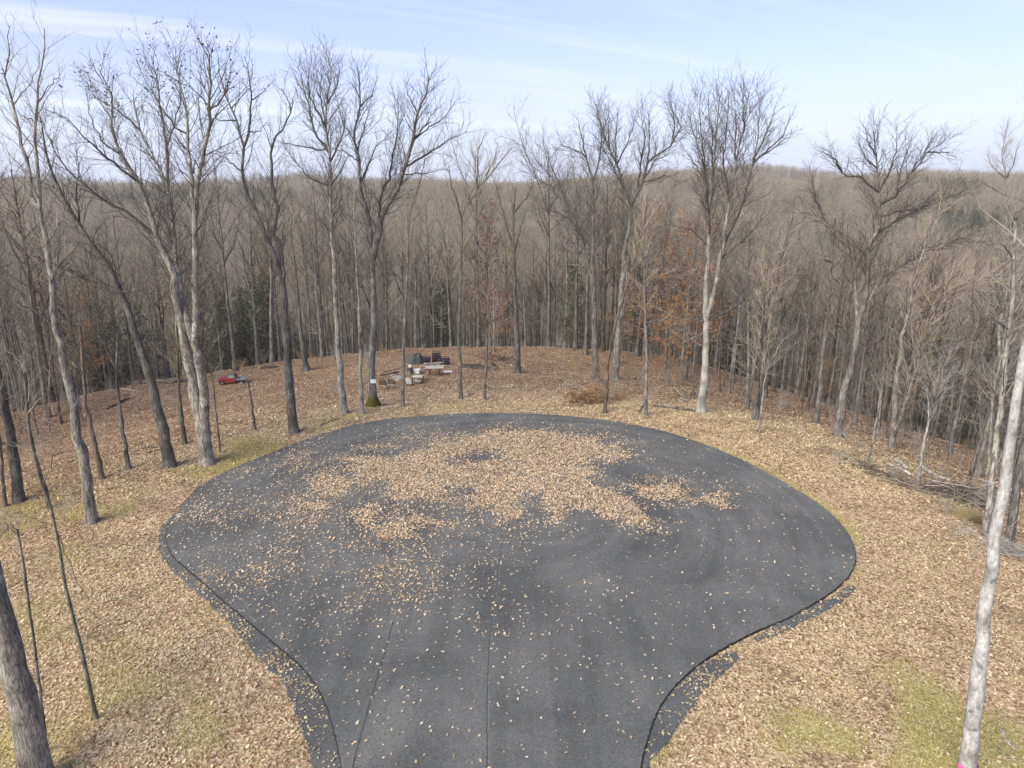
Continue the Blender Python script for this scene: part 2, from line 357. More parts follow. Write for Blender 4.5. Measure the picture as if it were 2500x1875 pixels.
# ------------------------------------------------------------------ ground sheet
def axis(lim0, lim1, n, near):
    u = np.linspace(-1, 1, n); 
    v = np.sign(u) * (near * np.abs(u) + (1 - near) * np.abs(u) ** 4)
    return np.where(v < 0, -v * lim0, v * lim1)
gx = axis(-1000, 1000, 341, .112); gy = 40 + axis(-220, 1180, 341, .15)
GX, GY = np.meshgrid(gx, gy); fx, fy = GX.ravel(), GY.ravel()
GZ = ground_z(fx, fy)
n = len(gx); ii = np.arange(len(gy) - 1)[:, None] * n; jj = np.arange(n - 1)[None, :]
Qg = np.stack([ii + jj, ii + jj + 1, ii + n + jj + 1, ii + n + jj], -1).reshape(-1, 4)

def grass_mask(x, y):
    """where thin yellowing grass shows through the leaf litter"""
    x = np.asarray(x, float); y = np.asarray(y, float); sd = sdist(ASPH[::9], x, y)
    nz = fbm(x / 2.2 + 40, y / 2.2, 4); n2 = fbm(x / 7 + 11, y / 7 + 5, 3)
    leftband = sstep(6.5, 1.5, sd) * sstep(2, -9, x) * sstep(24, 34, y) * .66
    leftnear = sstep(-9, -13, x) * sstep(42, 30, y) * .5
    br = np.exp(-(((x - 10.5) / 4.0) ** 2 + ((y - 17.5) / 2.3) ** 2)) * 1.0 + np.exp(-(((x - 15) / 5) ** 2 + ((y - 20) / 4) ** 2)) * .5
    rr = sstep(12, 17, x) * sstep(30, 20, y) * .35
    bl = np.exp(-(((x + 9.3) / 1.6) ** 2 + ((y - 19.5) / 4) ** 2)) * .75
    edge = sstep(1.1, .3, sd) * .55
    m = np.maximum.reduce([leftband, leftnear, br, bl, rr, edge])
    return np.clip(m * 1.35 * sstep(.34, .62, .65 * nz + .35 * n2) + .12 * sstep(.6, .75, nz) * sstep(30, 10, sd), 0, 1)
def wood_mask(x, y):  # where the floor turns redder and painted shade under the trees darkens it
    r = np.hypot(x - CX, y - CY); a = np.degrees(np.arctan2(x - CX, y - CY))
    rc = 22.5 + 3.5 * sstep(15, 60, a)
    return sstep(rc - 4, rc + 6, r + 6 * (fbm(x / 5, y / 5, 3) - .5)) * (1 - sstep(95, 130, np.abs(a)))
nearm = (np.abs(fx) < 140) & (fy < 200)
ga = np.zeros(len(fx)); ga[nearm] = grass_mask(fx[nearm], fy[nearm]); wa = wood_mask(fx, fy)

m, N, L, B = newmat('leaf_litter_ground')
tc = N.new('ShaderNodeTexCoord')
v1 = N.new('ShaderNodeTexVoronoi'); v1.inputs['Scale'].default_value = 8.5; v1.inputs['Randomness'].default_value = 1; L.new(tc.outputs['Object'], v1.inputs['Vector'])
nz = N.new('ShaderNodeTexNoise'); nz.inputs['Scale'].default_value = 60; nz.inputs['Detail'].default_value = 3; L.new(tc.outputs['Object'], nz.inputs['Vector'])
wn = N.new('ShaderNodeTexWhiteNoise'); wn.noise_dimensions = '3D'; L.new(v1.outputs['Color'], wn.inputs['Vector'])
rl = ramp(N, [(0, (.20, .115, .065)), (.25, (.36, .22, .13)), (.55, (.50, .335, .21)), (.85, (.61, .435, .285)), (1, (.70, .53, .37))]); L.new(wn.outputs['Value'], rl.inputs[0])
rw = ramp(N, [(0, (.12, .068, .037)), (.3, (.23, .14, .08)), (.65, (.36, .23, .135)), (1, (.49, .34, .215))]); L.new(wn.outputs['Value'], rw.inputs[0])  # woodland floor: russet leaf colour plus a little painted shade
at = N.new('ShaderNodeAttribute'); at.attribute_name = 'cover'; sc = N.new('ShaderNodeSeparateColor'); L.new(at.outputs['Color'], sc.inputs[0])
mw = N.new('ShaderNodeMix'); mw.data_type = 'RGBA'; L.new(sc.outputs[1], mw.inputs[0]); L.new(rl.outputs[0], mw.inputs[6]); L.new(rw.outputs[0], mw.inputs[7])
mfar = N.new('ShaderNodeMix'); mfar.data_type = 'RGBA'; L.new(sc.outputs[2], mfar.inputs[0]); L.new(mw.outputs[2], mfar.inputs[6]); mfar.inputs[7].default_value = (.33, .26, .18, 1)
rg = ramp(N, [(.3, (.31, .28, .09)), (.55, (.50, .42, .165)), (.75, (.60, .48, .25))]); L.new(nz.outputs['Fac'], rg.inputs[0])
ng = N.new('ShaderNodeTexNoise'); ng.inputs['Scale'].default_value = 9; ng.inputs['Detail'].default_value = 6; ng.inputs['Roughness'].default_value = .75; L.new(tc.outputs['Object'], ng.inputs['Vector'])
g1 = N.new('ShaderNodeMath'); g1.operation = 'MULTIPLY_ADD'; L.new(ng.outputs['Fac'], g1.inputs[0]); g1.inputs[1].default_value = 1.3; g1.inputs[2].default_value = -1.25
g2 = N.new('ShaderNodeMath'); g2.operation = 'MULTIPLY_ADD'; L.new(sc.outputs[0], g2.inputs[0]); g2.inputs[1].default_value = 1.7; L.new(g1.outputs[0], g2.inputs[2]); g2.use_clamp = True
mg = N.new('ShaderNodeMix'); mg.data_type = 'RGBA'; L.new(g2.outputs[0], mg.inputs[0]); L.new(mfar.outputs[2], mg.inputs[6]); L.new(rg.outputs[0], mg.inputs[7])
nb = N.new('ShaderNodeTexNoise'); nb.inputs['Scale'].default_value = .35; nb.inputs['Detail'].default_value = 5; L.new(tc.outputs['Object'], nb.inputs['Vector'])
rb = ramp(N, [(.3, (.8, .78, .76)), (.7, (1.12, 1.12, 1.12))]); L.new(nb.outputs['Fac'], rb.inputs[0])
mb = N.new('ShaderNodeMix'); mb.data_type = 'RGBA'; mb.blend_type = 'MULTIPLY'; mb.inputs[0].default_value = 1; L.new(mg.outputs[2], mb.inputs[6]); L.new(rb.outputs[0], mb.inputs[7])
L.new(mb.outputs[2], B.inputs['Base Color']); B.inputs['Roughness'].default_value = .95; B.inputs['Specular IOR Level'].default_value = .1
bpn = N.new('ShaderNodeBump'); bpn.inputs['Strength'].default_value = .9; bpn.inputs['Distance'].default_value = .06; L.new(v1.outputs['Distance'], bpn.inputs['Height']); L.new(bpn.outputs[0], B.inputs['Normal'])
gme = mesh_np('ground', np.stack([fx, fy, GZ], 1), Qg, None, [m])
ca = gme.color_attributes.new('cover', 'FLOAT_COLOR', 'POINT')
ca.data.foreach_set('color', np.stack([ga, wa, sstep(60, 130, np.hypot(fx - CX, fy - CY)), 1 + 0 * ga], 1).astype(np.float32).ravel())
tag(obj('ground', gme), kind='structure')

# ------------------------------------------------------------------ asphalt turning circle
def asphalt_mat(name, lo, hi, worn=True):
    m, N, L, B = newmat(name)
    tc = N.new('ShaderNodeTexCoord')
    n1 = N.new('ShaderNodeTexNoise'); n1.inputs['Scale'].default_value = 55; n1.inputs['Detail'].default_value = 4; n1.inputs['Roughness'].default_value = .7; L.new(tc.outputs['Object'], n1.inputs['Vector'])
    r1 = ramp(N, [(.35, lo), (.68, hi)]); L.new(n1.outputs['Fac'], r1.inputs[0]); col = r1.outputs[0]
    n2 = N.new('ShaderNodeTexNoise'); n2.inputs['Scale'].default_value = .22; n2.inputs['Detail'].default_value = 6; n2.inputs['Roughness'].default_value = .6; n2.inputs['Distortion'].default_value = .6; L.new(tc.outputs['Object'], n2.inputs['Vector'])
    r2 = ramp(N, [(.3, (.70, .70, .72)), (.5, (1, 1, 1)), (.72, (1.38, 1.36, 1.32))]); L.new(n2.outputs['Fac'], r2.inputs[0])
    a = N.new('ShaderNodeMix'); a.data_type = 'RGBA'; a.blend_type = 'MULTIPLY'; a.inputs[0].default_value = 1; L.new(col, a.inputs[6]); L.new(r2.outputs[0], a.inputs[7]); col = a.outputs[2]
    n5 = N.new('ShaderNodeTexNoise'); n5.inputs['Scale'].default_value = 16; n5.inputs['Detail'].default_value = 3; n5.inputs['Roughness'].default_value = .8; L.new(tc.outputs['Object'], n5.inputs['Vector'])
    r5 = ramp(N, [(.36, (.72, .72, .72)), (.64, (1.28, 1.28, 1.27))]); L.new(n5.outputs['Fac'], r5.inputs[0])
    a = N.new('ShaderNodeMix'); a.data_type = 'RGBA'; a.blend_type = 'MULTIPLY'; a.inputs[0].default_value = 1; L.new(col, a.inputs[6]); L.new(r5.outputs[0], a.inputs[7]); col = a.outputs[2]
    if worn:
        # tyre-scuffed bands round the circle, and paving-lane streaks along the drive
        g = N.new('ShaderNodeTexGradient'); g.gradient_type = 'RADIAL'
        sx = N.new('ShaderNodeSeparateXYZ'); L.new(tc.outputs['Object'], sx.inputs[0])
        def mt(op, x, y=None, z=None):
            q = N.new('ShaderNodeMath'); q.operation = op
            for i, v in enumerate((x, y, z)):
                if v is None: continue
                if isinstance(v, (int, float)): q.inputs[i].default_value = v
                else: L.new(v, q.inputs[i])
            return q.outputs[0]
        dy = mt('SUBTRACT', sx.outputs[1], CY - 1); dx = mt('SUBTRACT', sx.outputs[0], 1.0)
        rad = mt('SQRT', mt('ADD', mt('MULTIPLY', dx, dx), mt('MULTIPLY', dy, dy))); ang = mt('ARCTAN2', dx, dy)
        cb = N.new('ShaderNodeCombineXYZ'); L.new(mt('MULTIPLY', rad, 1.6), cb.inputs[0]); L.new(mt('MULTIPLY', ang, .9), cb.inputs[1])
        n3 = N.new('ShaderNodeTexNoise'); n3.inputs['Scale'].default_value = .8; n3.inputs['Detail'].default_value = 5; n3.inputs['Distortion'].default_value = .35; L.new(cb.outputs[0], n3.inputs['Vector'])
        r3 = ramp(N, [(.32, (.85, .85, .86)), (.5, (1, 1, 1)), (.7, (1.25, 1.24, 1.22))]); L.new(n3.outputs['Fac'], r3.inputs[0])
        cb2 = N.new('ShaderNodeCombineXYZ'); L.new(mt('MULTIPLY', sx.outputs[0], 1.1), cb2.inputs[0]); L.new(mt('MULTIPLY', sx.outputs[1], .05), cb2.inputs[1])
        n4 = N.new('ShaderNodeTexNoise'); n4.inputs['Scale'].default_value = .9; n4.inputs['Detail'].default_value = 5; n4.inputs['Distortion'].default_value = .2; L.new(cb2.outputs[0], n4.inputs['Vector'])
        r4 = ramp(N, [(.32, (.80, .80, .81)), (.5, (1, 1, 1)), (.7, (1.2, 1.19, 1.17))]); L.new(n4.outputs['Fac'], r4.inputs[0])
        mr = N.new('ShaderNodeMapRange'); mr.interpolation_type = 'SMOOTHSTEP'; mr.inputs[1].default_value = 22; mr.inputs[2].default_value = 32; L.new(sx.outputs[1], mr.inputs[0])
        mx = N.new('ShaderNodeMix'); mx.data_type = 'RGBA'; L.new(mr.outputs[0], mx.inputs[0]); L.new(r4.outputs[0], mx.inputs[6]); L.new(r3.outputs[0], mx.inputs[7])
        a = N.new('ShaderNodeMix'); a.data_type = 'RGBA'; a.blend_type = 'MULTIPLY'; a.inputs[0].default_value = 1; L.new(col, a.inputs[6]); L.new(mx.outputs[2], a.inputs[7]); col = a.outputs[2]
    L.new(col, B.inputs['Base Color']); B.inputs['Roughness'].default_value = .78; B.inputs['Specular IOR Level'].default_value = .35
    bp = N.new('ShaderNodeBump'); bp.inputs['Strength'].default_value = .5; bp.inputs['Distance'].default_value = .012; L.new(n1.outputs['Fac'], bp.inputs['Height']); L.new(bp.outputs[0], B.inputs['Normal'])
    return m
asph = asphalt_mat('asphalt', (.068, .066, .059), (.18, .174, .156))
asph_old = asphalt_mat('asphalt_underlayer', (.065, .063, .058), (.16, .155, .145), False)
tarm = paint('fresh_tar_edge', (.02, .02, .02), .9)
def slab(name, P, rings, mat, side=None):
    """closed outline P extruded through rings [(inset, z)], top ring first, filled"""
    P = np.asarray(P); n = len(P); A = np.roll(P, 1, 0); Bn = np.roll(P, -1, 0); t = Bn - A; t /= np.linalg.norm(t, axis=1, keepdims=True) + 1e-9
    nrm = np.stack([t[:, 1], -t[:, 0]], 1)
    area = .5 * np.sum(P[:, 0] * np.roll(P[:, 1], -1) - np.roll(P[:, 0], -1) * P[:, 1])
    if area < 0: nrm = -nrm; 
    V = []; F = []
    for ins, z in rings: V += [(p[0] - q[0] * ins, p[1] - q[1] * ins, z) for p, q in zip(P, nrm)]
    top = tuple(range(n)); F.append(top if area > 0 else top[::-1])
    for k in range(len(rings) - 1):
        for i in range(n):
            j = (i + 1) % n; f = (k * n + i, (k + 1) * n + i, (k + 1) * n + j, k * n + j); F.append(f if area > 0 else f[::-1])
    me = bpy.data.meshes.new(name); me.from_pydata(V, [], F); me.update(); me.materials.append(mat)
    if side:
        me.materials.append(side)
        for pl in me.polygons[1:]: pl.material_index = 1
    return obj(name, me)
tag(slab('asphalt_road', ASPH, [(.03, .085), (0, .07), (0, -.15)], asph, tarm), kind='structure')
# rough older lift showing along the outside of the new surface
def jag(P, a, seed):
    rr = np.random.default_rng(seed); P = smooth_open(P, 5); return P + rr.normal(0, a, P.shape)
inner_l = np.array([flat(x * S22, y * S22)[:2] for x, y in top_px[:15]])
BASE_L = np.vstack([[(el[0] - .1, -45), (el[0] - .1, 6), (bp_[0][0] + .15, 13)], jag(bp_, .05, 1), (inner_l[::-1] + [.5, 0]), [(el[0] + 1.6, 10), (el[0] + 1.8, -45)]])
tag(slab('asphalt_shoulder', BASE_L, [(.04, .028), (0, .018), (0, -.1)], asph_old), kind='structure')
BASE_R = np.vstack([jag(bpr, .05, 2), [(er[0] + .1, 11), (er[0] - .2, 8), (er[0] - 1.4, 8)], fl([(1370, 1659), (1400, 1555), (1470, 1455)])])
tag(slab('asphalt_shoulder', BASE_R, [(.04, .028), (0, .018), (0, -.1)], asph_old), kind='structure')
tag(slab('asphalt_shoulder', jag(np.vstack([bpr2, bpr2[:1]]), .04, 3)[:-1], [(.04, .028), (0, .018), (0, -.1)], asph_old), kind='structure')
# paving joints: the edge of one paved lane against the next
seam_mat = paint('joint_tar', (.068, .066, .062), .8); seam_lt = paint('joint_worn', (.17, .168, .16), .85)
def strip(name, px, w, mat, z=.089, off=0.0, jit=.006):
    P = smooth_open(fl(px), 12); rr = np.random.default_rng(7)
    t = np.gradient(P, axis=0); t /= np.linalg.norm(t, axis=1, keepdims=True); nn = np.stack([t[:, 1], -t[:, 0]], 1)
    ww = w / 2 * (1 + rr.normal(0, .25, len(P))); P = P + nn * off + rr.normal(0, jit, P.shape)
    V = np.vstack([np.c_[P + nn * ww[:, None], np.full(len(P), z)], np.c_[P - nn * ww[:, None], np.full(len(P), z)]]); k = len(P)
    Q = np.array([(i, i + 1, k + i + 1, k + i) for i in range(k - 1)]); 
    return tag(obj(name, mesh_np(name, V, Q[:, ::-1], None, [mat])), kind='structure')
strip('paving_joint', [(1088, 1155), (1080, 1230), (1070, 1310), (1060, 1400), (1056, 1500), (1055, 1600), (1056, 1700)], .045, seam_lt)
strip('paving_joint', [(1088, 1155), (1080, 1230), (1070, 1310), (1060, 1400), (1056, 1500), (1055, 1600), (1056, 1700)], .035, seam_mat, .0888, .042)
strip('paving_joint', [(850, 1345), (835, 1400), (815, 1470), (795, 1540), (778, 1600), (763, 1659), (755, 1700)], .04, seam_mat, .0888, 0, .012)

# ------------------------------------------------------------------ fallen leaves
rng = np.random.default_rng(11)
def leaves(name, x, y, z, size, mat, lobed, label, cat):
    n = len(x); a = rng.random(n) * 2 * math.pi; tilt = rng.normal(0, .27, n); roll = rng.normal(0, .27, n)
    if lobed:
        out = np.array([(-.55, 0), (-.22, .12), (-.12, .34), (.08, .16), (.28, .36), (.30, .13), (.55, .05), (.30, -.13), (.26, -.34), (.06, -.15), (-.14, -.33), (-.24, -.11)])
        cen = np.array([(.05, 0)]); tp_ = np.vstack([cen, out]); k = len(out); tri = np.array([(0, 1 + i, 1 + (i + 1) % k) for i in range(k)])
    else:
        tp_ = np.array([(0, 0), (-.5, 0), (-.05, .3), (.5, .04), (.08, -.31)]); tri = np.array([(0, 1, 2), (0, 2, 3), (0, 3, 4), (0, 4, 1)])[:, ::-1]
    curl = rng.uniform(.05, .6, n); m_ = len(tp_)
    lx = tp_[None, :, 0] * size[:, None]; ly = tp_[None, :, 1] * size[:, None] * rng.uniform(.7, 1.1, n)[:, None]
    r2 = (tp_[:, 0] ** 2 * .6 + tp_[:, 1] ** 2 * 1.6)[None, :]; lz = r2 * size[:, None] * curl[:, None] + lx * tilt[:, None] + ly * roll[:, None]
    lz = lz - lz.min(1, keepdims=True)
    X = x[:, None] + lx * np.cos(a)[:, None] - ly * np.sin(a)[:, None]; Y = y[:, None] + lx * np.sin(a)[:, None] + ly * np.cos(a)[:, None]; Z = z[:, None] + lz + .003
    V = np.stack([X, Y, Z], -1).reshape(-1, 3); T = (np.arange(n)[:, None, None] * m_ + tri[None]).reshape(-1, 3)
    return tag(obj(name, mesh_np(name, V, None, T, [mat], smooth=False)), label, cat, kind='stuff')
def pz(pts): return fl([((600 + x * .52) / S22, (1020 + y * .52) / S22) for x, y in pts])
DENSE = [pz(p) for p in (
 [(470, 210), (560, 185), (690, 200), (760, 165), (870, 165), (900, 140), (1010, 100), (1100, 95), (1180, 70), (1300, 58), (1430, 58), (1510, 80), (1600, 95), (1690, 100), (1640, 120), (1780, 140), (1760, 185), (1660, 215), (1600, 240), (1620, 290), (1700, 350), (1800, 380), (1830, 420), (1940, 490), (1900, 520), (1700, 480), (1630, 440), (1540, 400), (1500, 440), (1460, 490), (1420, 450), (1400, 370), (1310, 380), (1280, 440), (1330, 480), (1190, 500), (1180, 460), (1050, 430), (1030, 380), (1070, 340), (930, 330), (880, 400), (800, 400), (640, 370), (640, 300), (560, 330), (480, 270)],
 [(250, 310), (360, 275), (480, 280), (470, 360), (380, 380), (290, 370)], [(1830, 320), (2030, 310), (2050, 400), (1960, 420), (1850, 390)],
 [(560, 150), (620, 125), (730, 125), (740, 145), (600, 160)], [(630, 520), (740, 505), (800, 530), (740, 570), (640, 570)],
 [(740, 470), (870, 460), (970, 515), (900, 520), (760, 500)], [(520, 440), (590, 430), (600, 530), (540, 535)], [(2110, 400), (2230, 370), (2230, 410)], [(230, 410), (420, 400), (320, 470)])]
HOLE = [pz(p) for p in ([(930, 215), (1060, 168), (1230, 142), (1180, 185), (1080, 232)], [(665, 240), (715, 215), (735, 240)])]
def leaf_density(x, y):
    d = np.full(x.shape, 1e9)
    for P in DENSE: d = np.minimum(d, sdist(P, x, y))
    for P in HOLE: d = np.maximum(d, -sdist(P, x, y))
    d = d + 2.5 * (fbm(x / 1.2 + 5, y / .95 + 2, 5) - .5)
    n2 = fbm(x / 2.6 + 60, y / 2.0 + 7, 4)
    dens = 330 * sstep(.4, -.75, d) + 36 * sstep(1.5, 0, d) + 20 * sstep(3.2, 0, d) * sstep(.40, .62, n2)
    med = sstep(2, -6, x) * sstep(48, 40, y) * sstep(21, 27, y)
    dens += med * (17.0 + 56 * sstep(.50, .72, n2)) + 3.3 + 4.8 * sstep(.45, .7, n2) * sstep(8, -2, x) + 2.0 * sstep(4, -4, x) * sstep(46, 30, y)
    return dens
bx0, bx1, by0, by1 = -17.5, 17.5, 12, 50; M = int(330 * (bx1 - bx0) * (by1 - by0))
x = rng.uniform(bx0, bx1, M); y = rng.uniform(by0, by1, M)
k = rng.random(M) * 330 < leaf_density(x, y); x, y = x[k], y[k]
sd = sdist(ASPH[::6], x, y); k = sd < -.05; x, y, sd = x[k], y[k], sd[k]
leaves('fallen_leaves', x, y, np.where(sd < -.05, .086, .072) + rng.random(len(x)) * .02, rng.uniform(.07, .135, len(x)), LF['asphalt'], True, 'tan oak leaves blown across the dark asphalt turning circle', 'fallen leaves')
# leaf litter all round: dense near, thinner far off
r_ = np.sqrt(rng.uniform(11 ** 2, 82 ** 2, 1300000)); a_ = rng.uniform(-.75, .75, len(r_)); x = r_ * np.sin(a_); y = r_ * np.cos(a_)
pk = np.where(r_ < 36, 1.0, np.where(r_ < 52, .55, .26)); k = rng.random(len(x)) < pk; x, y, r_ = x[k], y[k], r_[k]
sd = sdist(ASPH[::9], x, y); sl = np.minimum(sdist(BASE_L, x, y), np.minimum(sdist(BASE_R, x, y), sdist(bpr2, x, y)))
gk = grass_mask(x, y)
onbase = sl < 0
k = (sd > .02) & (rng.random(len(x)) > gk * .58) & (~onbase | (rng.random(len(x)) < .16 + .75 * sstep(.44, .58, fbm(x / .9, y / .9, 3)) * sstep(17, 22, y)))
x, y, onb = x[k], y[k], onbase[k]
z = np.where(onb, .03, ground_z(x, y))
wk = rng.random(len(x)) < wood_mask(x, y) * .92; szl = np.clip(rng.lognormal(-2.47, .28, len(x)), .045, .17) * np.where(np.hypot(x, y) > 40, 1.35, 1); zl = z + rng.random(len(x)) * .03
leaves('leaf_litter', x[~wk], y[~wk], zl[~wk], szl[~wk], LF['litter'], False, 'tan dead leaves covering the open ground round the asphalt', 'leaf litter')
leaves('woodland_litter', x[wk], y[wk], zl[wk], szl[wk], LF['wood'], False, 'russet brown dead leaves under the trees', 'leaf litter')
# grass blades in the thin patches
x = rng.uniform(-30, 22, 1500000); y = rng.uniform(14, 44, 1500000); k = rng.random(len(x)) < grass_mask(x, y) ** 1.5 * .28
x, y = x[k], y[k]; k = (sdist(ASPH[::9], x, y) > .05) & (sdist(BASE_L, x, y) > 0) & (sdist(BASE_R, x, y) > 0); x, y = x[k], y[k]; z = ground_z(x, y); n = len(x)
a = rng.random(n) * 6.28; ln = rng.uniform(.06, .18, n); le = rng.normal(0, .05, (n, 2)); w = .012
V = np.stack([np.stack([x + np.cos(a) * w, y + np.sin(a) * w, z], 1), np.stack([x - np.cos(a) * w, y - np.sin(a) * w, z], 1), np.stack([x + le[:, 0], y + le[:, 1], z + ln], 1)], 1).reshape(-1, 3)
tag(obj('grass', mesh_np('grass', V, None, np.arange(n * 3).reshape(-1, 3), [LF['grass']], smooth=False)), 'thin yellow green grass showing through the leaf litter', 'grass', kind='stuff')

# ------------------------------------------------------------------ branching
def resample(P, Rr, n):
    P = np.asarray(P, float); s = np.concatenate([[0], np.cumsum(np.linalg.norm(np.diff(P, axis=0), axis=1))]); t = np.linspace(0, s[-1], n)
    return np.stack([np.interp(t, s, P[:, i]) for i in range(3)], 1), np.interp(t, s, Rr)
def norm(v): return v / (np.linalg.norm(v, axis=-1, keepdims=True) + 1e-9)
def spawn(P, Rr, cnt, t0, t1, ang, lf, rf, n, wig, up, rg, lmin=.2, lmax=9, rmin=.003, tip=.25, taper=.55, ra=.012, rl=.016):
    """children of branches P (B,n,3); cnt children per branch"""
    cnt = np.asarray(cnt, int); idx = np.repeat(np.arange(len(P)), cnt)
    if not len(idx): return np.zeros((0, n, 3)), np.zeros((0, n))
    seq = np.concatenate([np.arange(c) for c in cnt]); c = cnt[idx]
    t = t0 + (t1 - t0) * (seq + rg.random(len(idx))) / c
    m_ = P.shape[1]; f = np.clip(t, 0, .999) * (m_ - 1); i0 = f.astype(int); fr = (f - i0)[:, None]
    p = P[idx, i0] * (1 - fr) + P[idx, i0 + 1] * fr; tg = norm(P[idx, i0 + 1] - P[idx, i0]); r = Rr[idx, i0] * (1 - fr[:, 0]) + Rr[idx, i0 + 1] * fr[:, 0]
    Lp = np.linalg.norm(np.diff(P, axis=1), axis=2).sum(1)[idx]
    az = seq * 2.4 + rg.random(len(idx)) * 1.4 + idx; u = norm(np.cross(tg, np.where(np.abs(tg[:, 2:3]) < .9, [[0, 0, 1.]], [[1., 0, 0]]))); v = np.cross(tg, u)
    an = np.radians(rg.uniform(ang[0], ang[1], len(idx)))[:, None]
    d = norm(np.cos(an) * tg + np.sin(an) * (np.cos(az)[:, None] * u + np.sin(az)[:, None] * v) + [0, 0, up])
    Ln = np.clip(Lp * lf * (1 - taper * t) * rg.uniform(.55, 1.25, len(idx)), lmin, lmax); r0 = np.maximum(np.minimum(r * rf, ra + Ln * rl), rmin)
    out = [p]; 
    for k in range(n - 1):
        out.append(out[-1] + d * (Ln / (n - 1))[:, None]); d = norm(d + rg.normal(0, wig, d.shape) + [0, 0, up * .6])
    Rc = r0[:, None] * np.linspace(1, tip, n)[None]
    return np.stack(out, 1), np.maximum(Rc, .0016)
def blen(P): return np.linalg.norm(np.diff(P, axis=1), axis=2).sum(1)
def leaf_quads(P, per, size, rg, spread=.25):
    """leaf-sized faces hung along twigs"""
    B, n = P.shape[:2]; t = rg.random((B, per)) * (n - 1.001); i = t.astype(int); fr = (t - i)[..., None]; b = np.arange(B)[:, None]
    c = (P[b, i] * (1 - fr) + P[b, i + 1] * fr).reshape(-1, 3) + rg.normal(0, spread, (B * per, 3)); m_ = len(c)
    u = norm(rg.normal(0, 1, (m_, 3))); v = norm(np.cross(u, rg.normal(0, 1, (m_, 3)))); s = size * rg.uniform(.6, 1.3, m_)[:, None]
    V = np.stack([c - u * s, c + v * s * .55, c + u * s, c - v * s * .55], 1).reshape(-1, 3); return V, np.arange(m_ * 4).reshape(-1, 4)

